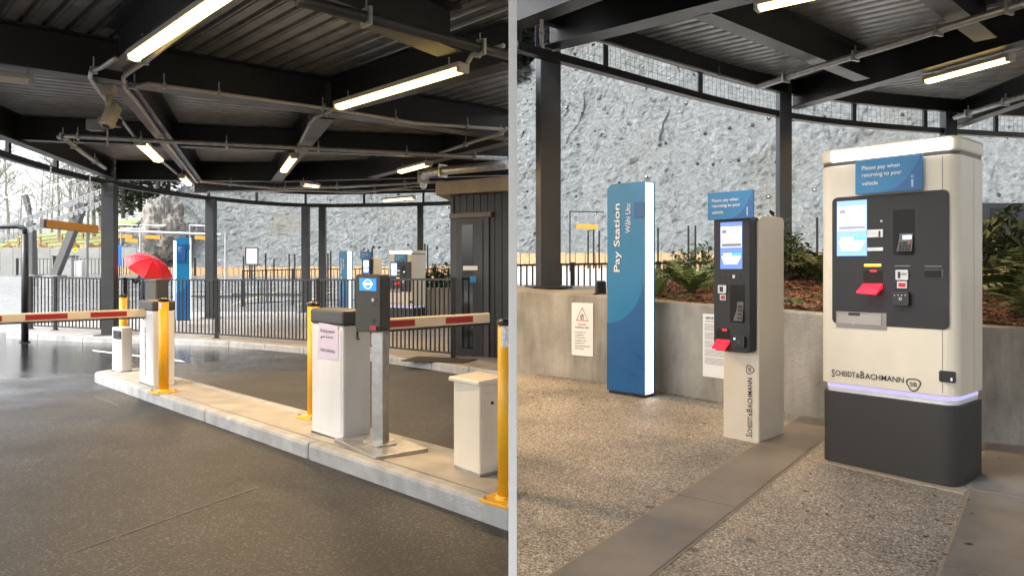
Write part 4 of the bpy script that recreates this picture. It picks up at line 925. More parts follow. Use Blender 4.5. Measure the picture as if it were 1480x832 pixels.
def fit_front(t, W, HT, yf, full=True, scr_k=1.6):
    """the face of the large machine; positions are fractions of the face, read from the photograph"""
    def Q(u, v, y=yf): return loc_on(REF, u, v, y)
    def fq(uvs, y=yf):
        out = []
        for u, v in uvs:
            x, z = Q(u, v, y); out.append((x / WB_ * W, z / HTB * HT))
        return out
    def rect(uvs): q = fq(uvs); xs = [p[0] for p in q]; zs_ = [p[1] for p in q]; return min(xs), max(xs), min(zs_), max(zs_)
    x0, x1, z0, z1 = rect([(1204, 286), (1371, 482), (1203, 467), (1372, 274)]); z0 = fq([(1204, 467)])[0][1]; z1 = fq([(1204, 286)])[0][1]
    pan = MB().plate(rrect(x0, x1, z0, z1, .035, 5), yf - .004, yf + .004).build('front_panel', dark_panel, t, bevel=.002); y = yf - .004
    MB().plate(rrect(*(lambda a: (a[0], a[1], a[2], a[3]))(rect([(1204, 235.5), (1375, 204), (1203, 223), (1375, 220)])[:2] + (HT * .959, HT * .992)), .006), yf - .014, yf - .005).build('lit_crown', glow_c, t)
    a = rect([(1210.5, 370), (1253.5, 288.5)]); ui_screen(pan, *a, y - .005, screen_mat('kiosk', scr_k))
    s_uv = [(1239, 282), (1335.6, 275.6), (1336, 224.5), (1238.6, 233.6)]
    q = fq(s_uv); info = (q[0][0], q[2][0], q[0][1], q[3][1])
    x0s, x1s, z0s, z1s = info; s = MB().plate(rrect(x0s, x1s, z0s, z1s, .008), yf - .03, yf - .018).build('header_sign', blue_l, t, bevel=.002); W2, H2 = x1s - x0s, z1s - z0s
    arc = [(x1s - .004, z0s + .004), (x1s - .004, z1s - .004)] + [(x0s + W2 * (.36 + .62 * (k / 8) ** .75), z0s + H2 * (.02 + .95 * (k / 8) ** 1.9)) for k in range(8, -1, -1)]
    MB().plate(arc, yf - .0312, yf - .0302).build('sign_curve', blue_d, s)
    for k, line in enumerate(('Please pay when', 'returning to your', 'vehicle')):
        lettering('lettering', line, white_t, s, x0s + W2 * .11, z1s - H2 * (.33 + .21 * k), h=H2 * (.15, .15, .115)[k], w=W2 * (.57, .60, .245)[k], y=yf - .0325, bold=.008)
    MB().plate(rrect(x0s + W2 * .845, x0s + W2 * .875, z0s + H2 * .1, z0s + H2 * .32, .003), yf - .0325, yf - .0314).build('symbol', mat('pale_blue', (.3, .5, .65), .5), s)
    ring_plate('symbol', MT['pale_blue'], s, x0s + W2 * .86, z0s + H2 * .40, .004, .009, yf - .0325, 12)
    def piece(n, uvs, m, dep=.004, par=pan, rad=None, back=0.0):
        a = rect(uvs); poly = rrect(*a, rad or .003, 3); return MB().plate(poly, y - dep, y - .0001 + back).build(n, m, par, bevel=.0015)
    alu = mat('slot_aluminium', (.5, .5, .48), .35, .6)
    sl_ = piece('bill_slot', [(1254.5, 343.5), (1277.5, 331.5)], alu, .010); piece('slot_mouth', [(1271, 342.5), (1274, 333.5)], black_pl, .0115, sl_)
    piece('coin_slot', [(1254.5, 363), (1277.5, 357.5)], alu, .008)
    piece('camera_dot', [(1264, 320.5), (1268, 318.5)], black_pl); piece('button', [(1273, 321), (1276, 318)], alu)
    for uv in ([(1294.5, 284.8), (1318, 283)], [(1293.5, 385.5), (1317, 383.5)], [(1337, 386), (1362, 384)]): piece('lamp_bar', uv, mat('dim_lamp', (.12, .12, .13), .3))
    rc = piece('keypad_recess', [(1291, 368.5), (1322, 302)], recess_m, .002)
    a = rect([(1299, 363), (1320.5, 337)]); xw, zw = a[1] - a[0], a[3] - a[2]
    kp = MB().add([(a[0], y - .03, a[2]), (a[1], y - .03, a[2]), (a[1], y - .004, a[3]), (a[0] + .012, y - .004, a[3]), (a[0], y, a[2]), (a[1], y, a[2]), (a[1], y, a[3]), (a[0], y, a[3])], [(0, 1, 2, 3), (4, 7, 6, 5), (0, 4, 5, 1), (1, 5, 6, 2), (2, 6, 7, 3), (3, 7, 4, 0)]).build('keypad', mat('keypad_grey', (.09, .085, .08), .4), rc)
    def kz(f): return a[2] + zw * f, y - .0305 + .026 * f
    zq_, yq_ = kz(.76); MB().box(a[0] + xw * .35, a[1] - xw * .08, yq_ - .004, yq_ + .001, zq_ - zw * .1, zq_ + zw * .13).build('display', mat('pin_display', (.4, .6, .7), .3, emit=(.4, .65, .9), es=.7), kp)
    for r in range(3):
        for c in range(4):
            zq_, yq_ = kz(.12 + .17 * r); MB().box(a[0] + xw * (.14 + .2 * c), a[0] + xw * (.28 + .2 * c), yq_ - .006, yq_ + .001, zq_ - zw * .055, zq_ + zw * .055).build('key', (black_pl if not (c == 3 and r == 2) else mat('key_orange', (.5, .12, .03), .5)), kp)
    piece('amber_bar', [(1249.5, 385), (1274, 381.5)], glow_y, .004, rad=.004)
    tk = piece('ticket_recess', [(1248.5, 409), (1276, 391)], recess_m, .002)
    piece('ticket_glow', [(1258, 392.5), (1268, 390.5)], glow_r, .004, tk, rad=.001)
    b4 = fq([(1245.5, 421), (1274, 423.5), (1276, 409.5), (1248.5, 409.5)])
    MB().add([(b4[0][0], y - .075, b4[0][1]), (b4[1][0], y - .075, b4[1][1] ), (b4[2][0], y - .004, b4[2][1]), (b4[3][0], y - .004, b4[3][1]), (b4[0][0], y - .075, b4[0][1] - .008), (b4[1][0], y - .075, b4[1][1] - .008), (b4[2][0], y, b4[2][1] - .03), (b4[3][0], y, b4[3][1] - .03)],
             [(0, 1, 2, 3), (4, 7, 6, 5), (0, 4, 5, 1), (1, 5, 6, 2), (3, 7, 4, 0)]).build('ticket_tray', glow_r, t)
    cs = piece('card_slot', [(1295.5, 404.5), (1314, 390)], alu, .012, rad=.006); piece('slot_mouth', [(1299, 402), (1303, 392.5)], black_pl, .013, cs); piece('card_icon', [(1304, 397.5), (1312, 394)], mat('icon_pale', (.3, .3, .3), .5), .013, cs)
    rb_ = piece('card_button', [(1297.5, 416.5), (1312, 406.5)], alu, .008); piece('red_symbol', [(1299.5, 414.5), (1310, 408.5)], red_t, .0095, rb_)
    rd = piece('contactless_reader', [(1292.5, 441), (1316.5, 422)], black_pl, .03, rad=.014)
    q = rect([(1302, 434.5), (1307, 428.5)]); ring_plate('symbol', white_t, rd, (q[0] + q[1]) / 2, (q[2] + q[3]) / 2, .006, .009, y - .0315, 14)
    for k in range(4):
        q = rect([(1295.5 + 5.2 * k, 427), (1296.8 + 5.2 * k, 425.6)]); MB().plate(rrect(*q, .001, 2), y - .0316, y - .031).build('indicator', white_t, rd)
    rs = piece('receipt_frame', [(1336.5, 402.5), (1364.5, 389)], mat('frame_grey', (.05, .05, .055), .4), .004); piece('receipt_slot', [(1337, 400.5), (1360.5, 390.5)], recess_m, .009, rs)
    tr_ = piece('change_tray', [(1209, 472), (1282, 452.5)], mat('tray_steel', (.22, .21, .20), .3, .3), .003)
    piece('tray_window', [(1211, 467), (1275, 454.5)], mat('tray_grey', (.33, .31, .28), .25, .3), .006, tr_); piece('tray_notch', [(1227, 455.5), (1244, 452)], black_pl, .007, tr_)
    if full:
        x, z = Q(1202.6, 541.5, yf); x2, _ = Q(1306.5, 556, yf)
        nm = x2 - x
        lettering('brand_initial', 'S', black_t, t, x, z - .012, w=nm * .042, h=.052, y=yf - .003, bold=.012); lettering('brand_lettering', 'CHEIDT', black_t, t, x + nm * .052, z, w=nm * .29, h=.036, y=yf - .003, bold=.012)
        lettering('brand_lettering', '&', black_t, t, x + nm * .352, z, w=nm * .055, h=.030, y=yf - .003, bold=.01); lettering('brand_initial', 'B', black_t, t, x + nm * .415, z, w=nm * .055, h=.046, y=yf - .003, bold=.012)
        lettering('brand_lettering', 'ACHMANN', black_t, t, x + nm * .48, z, w=nm * .52, h=.036, y=yf - .003, bold=.012)
        cx, cz = Q(1320.5, 555, yf); shield(t, cx, cz, .042, yf - .003)
    else:
        x, z = Q(1202.6, 541.5, yf); lettering('brand_lettering', 'SCHEIDT&BACHMANN', black_t, t, x / WB_ * W, z / HTB * HT, w=W * .5, h=.036, y=yf - .003)
    q = rect([(1357.5, 551), (1382, 537)]); lk = MB().plate(rrect(*q, .010, 4), yf - .006, yf).build('service_lock', black_pl, t, bevel=.002); MB().plate([(q[1] - .028, q[2] + .012), (q[1] - .018, q[2] + .012), (q[1] - .018, q[2] + .03), (q[1] - .028, q[2] + .03)], yf - .0075, yf - .006).build('indicator', white_t, lk)
REF, _, _ = big_machine('large white pay machine with glowing crown, screen and charcoal base at the right', pa, RZB, WB_, .50, HTB)
fit_front(REF, WB_, HTB, -.012, True, .75)
on_terrace([Vector((p.x, p.y, 0)) for p in [Matrix.LocRotScale(REF.location, REF.rotation_euler, None) @ Vector((x, y, 0)) for x, y in ((-.045, -.05), (WB_ + .05, -.05), (WB_ + .05, .52), (-.045, .52))]], .007, -.02, 'machine_pad', grout_m)
p2 = at(560.5, 462, 20); p2.z = zp(20); W2 = .86; H2 = at(560, 362, 20).z - p2.z
t2, _, _ = big_machine('distant large pay machine behind the fence right of the card reader', p2, R(-30), W2, .62, H2); fit_front(t2, W2, H2, -.012, False, .6)
# slim machine
pa, pb = gr(1045, 630), gr(1097, 640.5); pa.z = SR * pa.y
def slim_machine(label, pa, rz, W, D, HT, ref=None, k=.32):
    t = thing('pay_machine', label, 'pay machine', pa, rz, 'pay machines')
    r = ref or t; sc = HT / (ref['ht'] if ref else HT); t['ht'] = HT
    def Q(u, v, y): x, z = loc_on(r, u, v, y); return x * sc, z * sc
    b_ = MB().prism(rrect(0, W, .0, D, .012), -.02, HT - .04).build('body', cream_p, t, bevel=.004)
    MB().prism([(x, z) for x, z in rrect(0.02, D, HT - .12, HT, .045, 5)], 0.001, W + .001, f=lambda a, b2, c: (c, a, b2)).build('top_cover', cream_p, t, bevel=.006)
    yf = -.10
    x0 = Q(1031.5, 420, yf)[0]; x1 = Q(1084, 420, yf)[0]; z0 = Q(1033, 506, yf)[1]; z1 = Q(1033, 318, yf)[1] + .02
    hd = MB().prism(rrect(z0, z1, x0, x1, .03, 4), yf, .03, f=lambda a, b2, c: (b2, c, a)).build('head', dark_panel, t, bevel=.006)
    y = yf
    def rect(u0, v0, u1, v1): a, c = Q(u0, v1, y), Q(u1, v0, y); return a[0], c[0], a[1], c[1]
    def piece(n, uv, m, dep=.004, par=hd, rad=.003): return MB().plate(rrect(*rect(*uv), rad, 3), y - dep, y - .0001).build(n, m, par, bevel=.001)
    ui_screen(hd, *rect(1041.5, 320, 1073, 388.5), y - .004, screen_mat('dim_kiosk' if k < .5 else 'kiosk', k))
    x0s, z0s = Q(1023.3, 318.5, y - .03); x1s, _ = Q(1090, 317, y - .03); z1s = Q(1023.3, 279.5, y - .03)[1]; W3, H3 = x1s - x0s, z1s - z0s
    s = MB().plate(rrect(x0s, x1s, z0s, z1s, .006), y - .035, y - .024).build('header_sign', blue_l, t, bevel=.002)
    MB().box((x0s + x1s) / 2 - .08, (x0s + x1s) / 2 + .08, y - .026, y + .03, z0s + .01, z0s + .06).build('sign_bracket', black_pl, s)
    arc = [(x1s - .004, z0s + .004), (x1s - .004, z1s - .004)] + [(x0s + W3 * (.42 + .56 * (j / 8) ** .75), z0s + H3 * (.02 + .95 * (j / 8) ** 1.9)) for j in range(8, -1, -1)]
    MB().plate(arc, y - .0364, y - .0354).build('sign_curve', blue_d, s)
    for j, line in enumerate(('Please pay when', 'returning to your', 'vehicle')): lettering('lettering', line, white_t, s, x0s + W3 * .10, z1s - H3 * (.38 + .2 * j), h=H3 * (.145, .145, .11)[j], w=W3 * (.58, .62, .25)[j], y=y - .0375, bold=.01)
    MB().plate(rrect(x0s + W3 * .85, x0s + W3 * .88, z0s + H3 * .1, z0s + H3 * .4, .002), y - .0375, y - .0366).build('symbol', mat('pale_blue', (.3, .5, .65), .5), s)
    for u in (1043.5, 1052): piece('button', (u, 398, u + 3, 401), black_pl)
    piece('card_light', (1059, 397, 1062.3, 402), white_t); piece('microphone', (1067, 397, 1070, 402), black_pl)
    alu = mat('slot_aluminium', (.5, .5, .48), .35, .6)
    cs = piece('card_slot', (1038.5, 412, 1050.5, 423.5), alu, .01, rad=.005); piece('slot_mouth', (1041, 414, 1046, 421.5), black_pl, .0115, cs)
    rb_ = piece('card_button', (1041, 425.5, 1049.5, 433.5), alu, .006); piece('red_symbol', (1042.3, 427, 1048.3, 432), red_t, .0075, rb_)
    rc = piece('keypad_recess', (1055, 411.5, 1076, 465.5), recess_m, .002, rad=.006)
    a = rect(1062, 436, 1075, 463); xw, zw = a[1] - a[0], a[3] - a[2]
    kp = MB().add([(a[0], y - .022, a[2]), (a[1], y - .022, a[2]), (a[1], y - .004, a[3]), (a[0] + xw * .5, y - .004, a[3]), (a[0], y, a[2]), (a[1], y, a[2]), (a[1], y, a[3]), (a[0], y, a[3])], [(0, 1, 2, 3), (4, 7, 6, 5), (0, 4, 5, 1), (1, 5, 6, 2), (2, 6, 7, 3), (3, 7, 4, 0)]).build('keypad', mat('keypad_grey', (.09, .085, .08), .4), rc)
    for r_ in range(4):
        for c in range(2):
            zq_ = a[2] + zw * (.15 + .2 * r_); yq_ = y - .022 + .018 * (.15 + .2 * r_); MB().box(a[0] + xw * (.45 + .26 * c), a[0] + xw * (.62 + .26 * c), yq_ - .004, yq_ + .002, zq_ - zw * .06, zq_ + zw * .06).build('key', black_pl, kp)
    tk = piece('ticket_recess', (1035.5, 476, 1055, 489), recess_m, .002); piece('ticket_glow', (1044, 475.5, 1050.5, 477.5), glow_r, .004, tk, .001)
    b4 = [Q(u, v, y) for u, v in ((1033.5, 501.5), (1052, 504.5), (1055, 491), (1035.8, 490))]
    MB().add([(b4[0][0] , y - .05, b4[0][1]), (b4[1][0], y - .05, b4[1][1]), (b4[2][0], y - .003, b4[2][1]), (b4[3][0], y - .003, b4[3][1]), (b4[0][0], y - .05, b4[0][1] - .006), (b4[1][0], y - .05, b4[1][1] - .006), (b4[2][0], y, b4[2][1] - .02), (b4[3][0], y, b4[3][1] - .02)],
             [(0, 1, 2, 3), (4, 7, 6, 5), (0, 4, 5, 1), (1, 5, 6, 2), (3, 7, 4, 0)]).build('ticket_tray', glow_r, t)
    rd = piece('contactless_reader', (1062, 486, 1078, 501), black_pl, .022, rad=.009)
    q = rect(1068, 491.5, 1071.5, 495.5); ring_plate('symbol', grey_t, rd, (q[0] + q[1]) / 2, (q[2] + q[3]) / 2, .005, .008, y - .0235, 12); q = rect(1062.8, 488, 1064.6, 490); MB().plate(rrect(*q, .001, 2), y - .0236, y - .022).build('indicator', mat('green_led', (.2, .9, .6), .3, emit=(.3, 1, .7), es=1.5), rd)
    yb_ = -.0
    lx, lz = Q(1087.5, 631.5, yb_); _, lz1 = Q(1087.5, 546, yb_)
    nm = lz1 - lz
    lettering('brand_initial', 'S', black_t, t, lx, lz, w=nm * .045, h=.052, y=yb_ - .003, rot=90, bold=.012); lettering('brand_lettering', 'CHEIDT', black_t, t, lx, lz + nm * .055, w=nm * .29, h=.038, y=yb_ - .003, rot=90, bold=.012)
    lettering('brand_lettering', '&', black_t, t, lx, lz + nm * .355, w=nm * .055, h=.03, y=yb_ - .003, rot=90, bold=.01); lettering('brand_initial', 'B', black_t, t, lx, lz + nm * .42, w=nm * .055, h=.046, y=yb_ - .003, rot=90, bold=.012)
    lettering('brand_lettering', 'ACHMANN', black_t, t, lx, lz + nm * .485, w=nm * .515, h=.038, y=yb_ - .003, rot=90, bold=.012)
    shield(t, lx - .02, lz1 + .06, .034, yb_ - .003, 1)
    return t
HS = at(1097, 311, pb.y).z - pa.z
SLIM = slim_machine('slim cream card pay machine with charcoal head beside the large machine', pa, math.atan2(pb.y - pa.y, pb.x - pa.x), (pb - pa).length, .40, HS)
p3 = at(527, 455, 21); p3.z = zp(21); slim_machine('distant slim pay machine behind the card reader and fence', p3, R(-28), .33, .38, at(527, 373, 21).z - p3.z, SLIM, .6)
# ------------------------------------------------------------------ notices on the planter wall
def wall_frame(x):
    for i in range(len(WL) - 1):
        if WL[i][0] <= x <= WL[i + 1][0]: a, b_ = Vector(WL[i][:2]), Vector(WL[i + 1][:2]); return a, math.atan2(b_.y - a.y, b_.x - a.x)
a, an = wall_frame(.75)
t = thing('danger_notice', 'white danger rockfall notice with red triangle on the planter wall', 'notice', (a.x, a.y, 0), an, 'notices on the planter wall')
q0 = loc_on(t, 826.5, 516, -.004); q1 = loc_on(t, 857.5, 438, -.004); zt_ = loc_on(t, 826.5, 437, -.004)[1]
x0, z0, x1 = q0[0], loc_on(t, 826.5, 512.5, -.004)[1], q1[0]; z1 = zt_; W, H = x1 - x0, z1 - z0
bd = MB().plate(rrect(x0, x1, z0, z1, .012), -.008, .0).build('board', paper, t, bevel=.001)
tri = lambda s: [(x0 + W * .5, z0 + H * .66 + H * .265 * s), (x0 + W * (.5 - .29 * s), z0 + H * .68 - H * .02 * s), (x0 + W * (.5 + .29 * s), z0 + H * .68 - H * .02 * s)]
o_, i_ = tri(1), tri(.84); i_ = [(x, z + H * .012) for x, z in i_]
MB().add([(x, -.0092, z) for x, z in o_ + i_], [(0, 1, 4, 3), (1, 2, 5, 4), (2, 0, 3, 5)]).build('triangle', red_t, bd)
for (fx, fz, r_) in ((.5, .77, .016), (.44, .735, .014), (.55, .745, .012), (.47, .70, .014), (.56, .70, .010)): MB().plate([(x0 + W * fx + r_ * math.cos(R(k)), z0 + H * fz + r_ * math.sin(R(k))) for k in (10, 80, 150, 200, 290)], -.0092, -.0085).build('falling_stone', grey_t, bd)
lettering('lettering', 'DANGER', red_t, bd, x0 + W * .31, z0 + H * .575, w=W * .36, y=-.0095, bold=.02); lettering('lettering', 'ROCKFALL AREA', black_t, bd, x0 + W * .17, z0 + H * .52, w=W * .66, y=-.0095, bold=.02)
for k, s in enumerate(('In the event of', 'a rockfall or', 'earthquake, please', 'evacuate to the', 'assembly point in', 'front of the bar and', 'without building.')): lettering('lettering', s, black_t, bd, x0 + W * .14, z0 + H * (.43 - .052 * k), h=H * .03, y=-.0095, bold=.01)
a, an = wall_frame(1.85)
t = thing('conditions_notice', 'white notice of small print on the wall behind the slim machine', 'notice', (a.x, a.y, 0), an, 'notices on the planter wall')
x0, z0 = loc_on(t, 1016, 543, -.004); z1 = loc_on(t, 1016, 453, -.004)[1]; W = .36; x1 = x0 + W; H = z1 - z0
bd = MB().plate(rrect(x0, x1, z0, z1, .004), -.007, 0).build('board', paper, t); lettering('lettering', 'IMPORTANT NOTICE', black_t, bd, x0 + W * .1, z1 - H * .085, w=W * .8, h=H * .04, y=-.0085, bold=.02)
lettering('lettering', 'IMPORTANT', black_t, bd, x0 + W * .1, z1 - H * .13, w=W * .5, h=H * .022, y=-.0085)
rr_ = random.Random(3)
for k in range(34):
    if k % 7 == 6: continue
    zz = z1 - H * (.17 + .019 * k); MB().plate([(x0 + W * .06, zz), (x0 + W * rr_.uniform(.6, .95), zz), (x0 + W * .94, zz + H * .008), (x0 + W * .06, zz + H * .008)], -.0085, -.0075).build('text_line', mat('fine_print', (.35, .35, .36), .6), bd)
# a black cap and cable left on the ledge
t = thing('cable_box', 'black cable box with a loose lead on the ledge beside the blue sign', 'box', at(868, 418, 8.35)); MB().prism(rrect(-.06, .06, -.05, .05, .02), -.06, .10).build('box', black_pl, t, bevel=.02)
cpts = [at(u, v, 8.0 + .2 * (k < 3)) for k, (u, v) in enumerate(((866, 424), (858, 425), (855, 428), (857, 440), (859, 452), (857, 462), (855, 472)))]; world(MB().tube(cpts, .011, 6).build('lead', black_pl, t, smooth=True))
# ================================================================== plants
NTH = ('first', 'second', 'third', 'fourth', 'fifth', 'sixth', 'seventh', 'eighth', 'ninth', 'tenth', 'eleventh', 'twelfth', 'thirteenth')
def fern_mesh(nf, L, seed, up=.75):
    rnd = random.Random(seed); q = MB()
    for k in range(nf):
        az_ = 2 * math.pi * k / nf + rnd.uniform(-.3, .3); l = L * rnd.uniform(.7, 1.1); el = rnd.uniform(up - .35, up + .35); d = Vector((math.cos(az_), math.sin(az_), 0)); pts = []
        p = Vector((0, 0, 0)); a = el + .3
        for i in range(15):
            pts.append(p.copy()); p = p + (d * math.cos(a) + Vector((0, 0, math.sin(a)))) * (l / 14); a -= .115
        side = Vector((-d.y, d.x, 0))
        for i in range(1, 15):
            w_ = l * .17 * math.sin(math.pi * min(1, (i + 1.2) / 16)) ** .7; t_ = (pts[i] - pts[i - 1]).normalized(); e = l / 14 * .42
            for s in (-1, 1):
                tip = pts[i] + side * s * w_ + t_ * w_ * .35 + Vector((0, 0, -.18 * w_ + rnd.uniform(-.1, .1) * w_))
                m_ = pts[i] + (tip - pts[i]) * .45
                q.add([pts[i] - t_ * e * .5, m_ - t_ * e * .8, tip, m_ + t_ * e * .8, pts[i] + t_ * e * .5], [(0, 1, 2, 3, 4)])
        for i in range(14): q.add([pts[i] - side * .004, pts[i] + side * .004, pts[i + 1] + side * .003, pts[i + 1] - side * .003], [(0, 1, 2, 3)])
    return q
def soil_at(x, y):
    t = y - wall_y(x) - .22; return soil_z(x, max(t, 0))
fm = [fern_mesh(13, .62, 1), fern_mesh(16, .75, 2, .9), fern_mesh(12, .55, 3, .6)]; fo = []
for k, q in enumerate(fm): o = q.build('fern', fern_m); fo.append(o.data); bpy.data.objects.remove(o)
fd = []
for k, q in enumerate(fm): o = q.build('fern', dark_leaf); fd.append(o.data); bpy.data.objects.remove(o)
def fern(label, x, y, k, s, dark=False, rz=0, dz=-.02):
    t = thing('fern', label, 'fern', (x, y, soil_at(x, y) + dz), rz, 'ferns in the planter')
    o = bpy.data.objects.new('fronds', (fd if dark else fo)[k]); C.objects.link(o); o.parent = t; o.scale = (s, s, s)
    MB().tube([(0, 0, -.05), (0, 0, .06)], [.05, .03], 7).build('crown', bare_m, t)
fern('bright green fern just left of the slim machine', 1.98, 8.05, 1, .88)
fern('small upright fern next to the blue sign edge', 1.66, 8.5, 0, .62)
fern('light fern behind the slim machine head', 2.32, 8.75, 2, .9)
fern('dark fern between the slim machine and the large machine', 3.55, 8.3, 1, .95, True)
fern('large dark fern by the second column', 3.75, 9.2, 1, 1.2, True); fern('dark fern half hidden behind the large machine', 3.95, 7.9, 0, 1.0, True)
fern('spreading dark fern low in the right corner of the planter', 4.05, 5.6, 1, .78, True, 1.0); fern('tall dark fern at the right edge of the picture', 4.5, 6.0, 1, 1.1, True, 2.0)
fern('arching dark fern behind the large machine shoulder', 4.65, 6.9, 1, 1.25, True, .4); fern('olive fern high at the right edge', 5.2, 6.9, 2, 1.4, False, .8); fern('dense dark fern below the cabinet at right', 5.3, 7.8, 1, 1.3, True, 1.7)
fern('young fern near the wall edge right of the blue sign', 1.75, 7.75, 2, .42, False, 2.2); fern('small fern low behind the slim machine', 2.75, 7.2, 2, .5, False, 1.2)
fern('drooping fern between the machines near the wall', 3.05, 6.75, 0, .55, True, .6); fern('pale fern at the back of the planter left of the slim machine', 2.0, 9.3, 0, .9, False, 3.0)
# strap leaved plant beside the blue sign
t = thing('strap_leaf_plant', 'small plant with one broad upright leaf beside the blue sign', 'plant', (1.62, 8.05, soil_at(1.62, 8.05)))
for k, (dx, dy, h, w_) in enumerate(((.02, 0, .34, .045), (.12, .03, .22, .035), (-.10, .02, .2, .03), (.05, -.08, .16, .03))):
    q = MB(); q.v = [(dx * f + (1 - f) * 0 + sx * w_ * math.sin(math.pi * min(1, f + .08)), dy * f, h * f) for f in lin(0, 1, 7) for sx in (-1, 0, 1)]
    q.f = [(3 * i + j, 3 * i + j + 1, 3 * i + j + 4, 3 * i + j + 3) for i in range(7) for j in range(2)]; q.build('leaf', fern_m, t, smooth=True)
# broad leaf shrub
def shrub(label, loc, r, n, m, seed, ls=.07, name='shrub'):
    rnd = random.Random(seed); t = thing(name, label, 'shrub', loc); q = MB()
    for _ in range(n):
        d = Vector((rnd.gauss(0, 1), rnd.gauss(0, 1), abs(rnd.gauss(0, 1)))).normalized(); rr = rnd.uniform(.35, 1) ** .6 * (1 + .3 * noise.noise(d * 2.5 + Vector((seed, 0, 0)))); c = Vector((d.x * r[0] * rr, d.y * r[1] * rr, d.z * r[2] * rr + .05))
        M = Matrix.Translation(c) @ Matrix.Rotation(rnd.uniform(0, 6.3), 4, 'Z') @ Matrix.Rotation(rnd.uniform(-1, .6), 4, 'X'); s = ls * rnd.uniform(.6, 1.3)
        q.add([M @ Vector(p) for p in ((0, -s, 0), (s * .4, 0, s * .15), (0, s, 0), (-s * .4, 0, s * .15))], [(0, 1, 2, 3)])
    q.build('foliage', m, t); st = MB()
    for k in range(6): a = k * 1.05; st.tube([(0, 0, -.05), (math.cos(a) * r[0] * .3, math.sin(a) * r[1] * .3, r[2] * .5), (math.cos(a) * r[0] * .6, math.sin(a) * r[1] * .6, r[2] * .8)], [.02, .012, .005], 5)
    st.build('stems', bare_m, t)
    return t
pw = thing('planter_wall', 'short pale concrete planter wall far behind the fence near the shed', 'wall', (-2.6, 20.6, zp(20.6)))
world(MB().box(-2.65, -.9, 20.6, 20.85, zp(20.6) - .05, at(630, 418, 20.6).z).build('wall_body', mat('pale_concrete', (.36, .31, .25), .75, 0, .15, 3, .2, 40, stain=.2), pw, bevel=.01))
world(MB().box(-2.66, -.9, 20.58, 20.87, at(630, 418, 20.6).z, at(630, 416, 20.6).z).build('coping', conc_top, pw, bevel=.006))
world(MB().box(-2.6, -.9, 20.86, 23, zp(20.6), at(630, 418, 20.6).z - .05).build('soil', mat('dark_soil', (.05, .028, .018), .9), pw))
zs0 = at(630, 418, 20.6).z - .06
for k, (x, y, s) in enumerate(((-2.3, 21.3, .42), (-1.9, 21.2, .5), (-1.45, 21.4, .5))):
    shrub(('leftmost dark green shrub in the far planter beside the distant pay machine', 'middle dark green shrub in the far planter', 'dark green shrub in the far planter next to the shed')[k], (x, y, zs0), (s, s * .8, s * 1.55), 420, dark_leaf, k + 5, .09)
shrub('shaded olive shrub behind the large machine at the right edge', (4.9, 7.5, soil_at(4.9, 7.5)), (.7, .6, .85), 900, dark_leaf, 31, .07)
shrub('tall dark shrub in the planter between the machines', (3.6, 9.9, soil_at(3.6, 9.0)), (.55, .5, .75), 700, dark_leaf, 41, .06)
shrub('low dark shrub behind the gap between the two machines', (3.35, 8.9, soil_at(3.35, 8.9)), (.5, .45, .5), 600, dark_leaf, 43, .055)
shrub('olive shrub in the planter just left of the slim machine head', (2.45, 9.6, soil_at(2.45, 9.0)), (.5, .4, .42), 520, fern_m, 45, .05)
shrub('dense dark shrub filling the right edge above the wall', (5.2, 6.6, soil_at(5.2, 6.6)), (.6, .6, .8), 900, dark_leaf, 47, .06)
q = MB(); rnd = random.Random(5)
leaf_dry = leafm('dry_leaf', (.03, .018, .01), (.12, .06, .03), 20)
for k in range(285):
    if k < 240: u, v = rnd.uniform(760, 1040), 545 + abs(rnd.gauss(0, 30))
    else: u, v = rnd.uniform(1130, 1470), rnd.uniform(650, 830)
    p = gr(u, v)
    if p.y > wall_y(p.x) - .06: continue
    s = rnd.uniform(.006, .017) * (1.6 if rnd.random() < .08 else 1); M = Matrix.Translation((p.x, p.y, SR * p.y + .012)) @ Matrix.Rotation(rnd.uniform(0, 6.3), 4, 'Z') @ Matrix.Rotation(rnd.uniform(-.3, .3), 4, 'X')
    q.add([M @ Vector(c) for c in ((-s, -s * .4, 0), (0, -s * .5, .003), (s * 1.1, 0, .002), (.1 * s, s * .5, .004), (-s * .8, s * .35, 0))], [(0, 1, 2, 3, 4)])
for x in lin(.3, 2.2, 70):
    for _ in range(2):
        xx = x + rnd.uniform(-.02, .02); yy = wall_y(xx) - abs(rnd.gauss(0, .05)) - .012; s = rnd.uniform(.008, .026); M = Matrix.Translation((xx, yy, SR * yy + .008)) @ Matrix.Rotation(rnd.uniform(0, 6.3), 4, 'Z')
        q.add([M @ Vector(c) for c in ((-s, -s * .4, 0), (0, -s * .5, .003), (s * 1.1, 0, .004), (.1 * s, s * .5, .004))], [(0, 1, 2, 3)])
tag(q.build('leaf_litter', leaf_dry), 'scattered dry leaves and bark bits on the terrace', 'leaf litter', kind='stuff')
